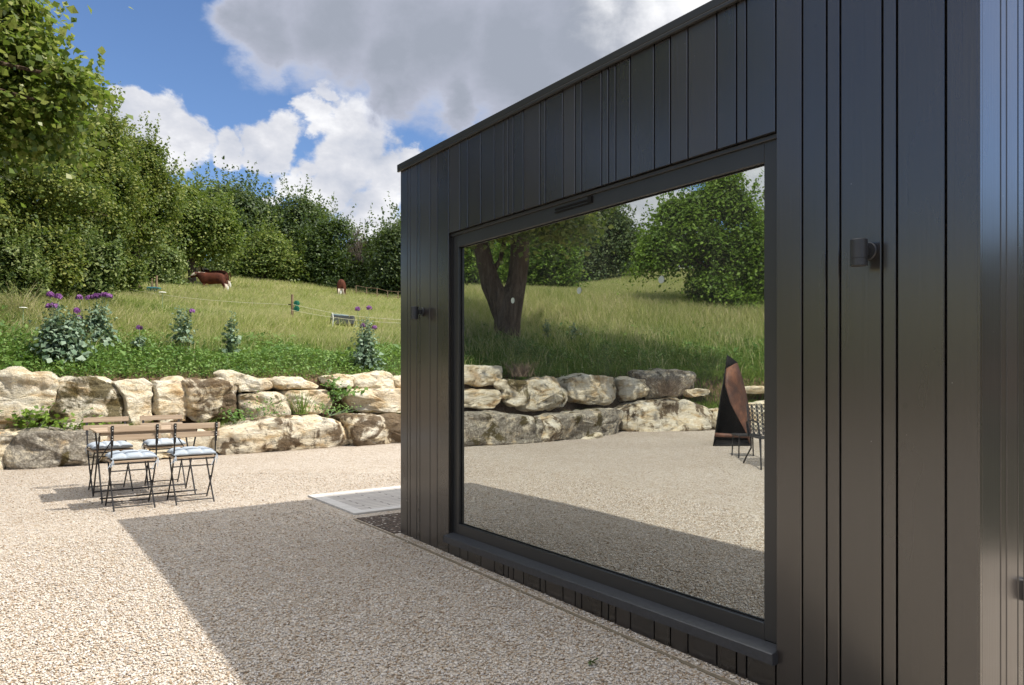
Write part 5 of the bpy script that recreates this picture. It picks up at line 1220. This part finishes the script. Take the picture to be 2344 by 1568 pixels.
for i, ((x, y), a_, lb, lc) in enumerate(spots):
    if i == 0:
        for t, z, l in ((pc, 0, lb), (pq, .458, lc)): t.location = (x, y, z); t.rotation_euler = (0, 0, a_); t['label'] = l
    else:
        copy_thing(pc, (x, y, 0), a_, lb); copy_thing(pq, (x, y, .458), a_, lc)
tb = empty('bistro_table', (-3.98, 6.81, 0), ANG, 'slatted wooden folding table with thin black legs between the four chairs', 'table')
TL, TD = .95, .57
mb = MB()
for i in range(10): mb.box((TL/2, .028+i*.057, .694), (TL, .049, .014))
mb.build('tabletop', M_wood, tb, bevel=.002)
mb = MB(); mb.box((TL/2, .06, .67), (TL-.06, .018, .032)); mb.box((TL/2, TD-.06, .67), (TL-.06, .018, .032)); mb.build('rail', M_wood, tb, bevel=.002)
for x in (.035, TL-.035):
    mb = MB(); mb.tube([(x, .05, .68), (x, TD-.03, .004)], .008, 7); mb.build('leg', M_steel, tb)
    mb = MB(); x2 = x+(.018 if x < .5 else -.018); mb.tube([(x2, TD-.05, .68), (x2, .03, .004)], .008, 7); mb.build('leg', M_steel, tb)
for y in (.04, TD-.04):
    mb = MB(); mb.tube([(.035, y, .05), (TL-.035, y, .05)], .0085, 7); mb.build('crossbar', M_steel, tb)
for (xa, xb) in ((.035, .22), (TL-.035, TL-.22)):
    mb = MB(); mb.tube([(xa, .29, .36), (xb, .29, .67)], .006, 6); mb.build('brace', M_steel, tb)

# ------------------------------------------------------------------ fire shelter and garden chair seen in the window
m, nt, b = newmat('rusted_steel'); M_rust = m
g = N(nt, 'ShaderNodeNewGeometry'); n1 = noise(nt, g.outputs['Position'], 5, 6, .6); r = ramp(nt, [(0.3, (0.045, 0.022, 0.016)), (0.55, (0.11, 0.046, 0.026)), (0.75, (0.24, 0.10, 0.05))])
lk(nt, n1.outputs[0], r.inputs[0]); lk(nt, r.outputs[0], b.inputs['Base Color']); b.inputs['Roughness'].default_value = .6; b.inputs['Metallic'].default_value = .2; bump(nt, n1.outputs[0], .2, .01, b)
M_soot = plain('soot', (0.012, 0.011, 0.011), .7, 0, .2, 10, .2)
fg0 = gnd(1676, 1018); FY = fg0.y; fb = mir(fg0)
fs_ = empty('fire_shelter', fb, 0, 'tall pointed rusty steel fire shelter with black opening, mirrored in the window', 'fire shelter')
def fv(x, y, dY=0.0): return mir(pix(x, y, FY+dY))-fb
def sheet(name, grid, mat, th=.012, parent=fs_):
    nr, nc = len(grid), len(grid[0]); vs = [p for r_ in grid for p in r_]; f = [(i*nc+j, i*nc+j+1, (i+1)*nc+j+1, (i+1)*nc+j) for i in range(nr-1) for j in range(nc-1)]
    o = mobj(name, vs, f, mat, parent, True); so2 = o.modifiers.new('thick', 'SOLIDIFY'); so2.thickness = th; so2.offset = 0; return o
# curved right-hand sheet from the tip to the ground
edge_in = [(1663,842,-.05),(1660,878,-.12),(1672,920,-.16),(1690,955,-.18),(1706,985,-.18),(1714,1010,-.17)]
edge_out = [(1688,829,.08),(1699,862,.12),(1708,898,.16),(1715,935,.18),(1719,970,.18),(1721,1022,.18)]
sheet('curved_side', [[fv(a_[0]+(b_[0]-a_[0])*t, a_[1]+(b_[1]-a_[1])*t, a_[2]+(b_[2]-a_[2])*t-.05*math.sin(math.pi*t)) for t in np.linspace(0, 1, 6)] for a_, b_ in zip(edge_in, edge_out)], M_rust)
sheet('back_plate', [[fv(1664+(1688-1664)*t, 824+4*t, .12) for t in (0, .5, 1)], [fv(1650+(1708-1650)*t, 905, .35) for t in (0, .5, 1)], [fv(1636+(1720-1636)*t, 1014, .55) for t in (0, .5, 1)]], M_soot)
sheet('left_plate', [[fv(1663, 842, -.05), fv(1664, 824, .12)], [fv(1650, 905, -.14), fv(1652, 900, .35)], [fv(1631, 1025, -.3), fv(1638, 1010, .55)]], M_soot)
sheet('tip', [[fv(1665, 811, 0), fv(1666, 812, 0)], [fv(1661, 843, -.06), fv(1689, 829, .07)]], M_soot)
sheet('crossbar', [[fv(1637, 990, -.26), fv(1713, 994, -.2)], [fv(1636, 1000, -.27), fv(1716, 1002, -.2)]], M_rust, .02)
sheet('hearth', [[fv(1634, 1018, -.28), fv(1718, 1018, -.2)], [fv(1638, 1008, .5), fv(1719, 1008, .5)]], M_soot, .02)
# garden chair of pierced black metal, and its little side table
cg = gnd(1757, 1066); cb = mir(cg)
gc_ = empty('pierced_metal_chair', cb, math.atan2((mir(cg+Vector((1, 0, 0)))-cb).y, (mir(cg+Vector((1, 0, 0)))-cb).x), 'black pierced metal garden chair cut by the right edge of the pane', 'chair')
def gp(pts, r, name): mb = MB(); mb.tube(pts, r, 7); return mb.build(name, M_steel, gc_, True)
for sx in (-1, 1):
    gp([(sx*.22, -.02, .40), (sx*.23, .02, .25), (sx*.24, -.16, .10), (sx*.25, -.25, 0)], .011, 'leg'); gp([(sx*.22, .36, .40), (sx*.24, .42, .2), (sx*.25, .46, 0)], .011, 'leg')
    gp([(sx*.24, -.08, .40), (sx*.25, -.10, .60), (sx*.25, .10, .64), (sx*.24, .3, .62), (sx*.22, .36, .42)], .011, 'armrest')
def lattice(name, o, u, v, nu, nv):
    mb = MB(); o, u, v = Vector(o), Vector(u), Vector(v)
    for i in range(nu+1): mb.bar(o+u*i/nu, o+u*i/nu+v, .014, .006)
    for j in range(nv+1): mb.bar(o+v*j/nv, o+v*j/nv+u, .014, .006)
    for i in range(nu):
        for j in range(nv):
            c = o+u*(i+.5)/nu+v*(j+.5)/nv; a_, b_ = u/nu*.36, v/nv*.36
            pts = [c+a_*math.cos(t)+b_*math.sin(t) for t in np.linspace(0, 2*math.pi, 9)]; mb.tube(pts, .0055, 4, False)
    mb.build(name, M_steel, gc_)
lattice('backrest', (-.23, -.06, .42), (.46, 0, 0), (0, -.10, .42), 7, 7); lattice('seat', (-.23, -.06, .405), (.46, 0, 0), (0, .44, 0.0), 7, 7)
sg = gnd(1708, 1046); sb_ = mir(sg)
stt = empty('side_table', sb_, gc_.rotation_euler[2], 'small black slatted side table between the fire shelter and garden chair in the reflection', 'table')
mb = MB()
for i in range(5): mb.box((0, -.16+i*.08, .34), (.34, .06, .02))
mb.build('tabletop', M_steel, stt)
for (x, y) in ((-.15, -.15), (.15, -.15), (-.15, .15), (.15, .15)):
    mb = MB(); mb.tube([(x, y, .33), (x*1.1, y*1.1, 0)], .01, 6); mb.build('leg', M_steel, stt)
# low rail fence in the reflected meadow
p0, Yq = ghit(1255, 680, 13, True)
rf_ = empty('rail_fence', p0, 0, 'old low wooden rail lying in the long grass of the reflection', 'fence')
kk = Yq/F
for (xa, ya, xb, yb) in ((1215, 664, 1320, 672), (1215, 674, 1320, 680)):
    mb = MB(); mb.bar(mir(pix(xa, ya, Yq))-p0, mir(pix(xb, yb, Yq))-p0, .06, .08); mb.build('rail', M_post, rf_)
for x in (1216, 1265, 1318):
    mb = MB(); mb.bar(mir(pix(x, 700, Yq))-p0, mir(pix(x, 662, Yq))-p0, .08); mb.build('post', M_post, rf_)
# one fallen leaf on the gravel
lf = gnd(1357, 1522, -.03); t = empty('fallen_leaf', lf, 0, 'small dark green curled leaf lying alone on the shaded gravel', 'leaf')
lf_pts = np.array([[.0, 0, .012], [.012, .008, .02], [-.01, .006, .015], [.004, -.012, .016], [-.014, -.006, .01]])
leaves('blade', lf_pts, np.array([[.3, .2, 1], [-.5, .3, 1], [.6, -.4, .8], [0, .6, .8], [-.5, -.5, .7]], float), .034, L_dark, t)
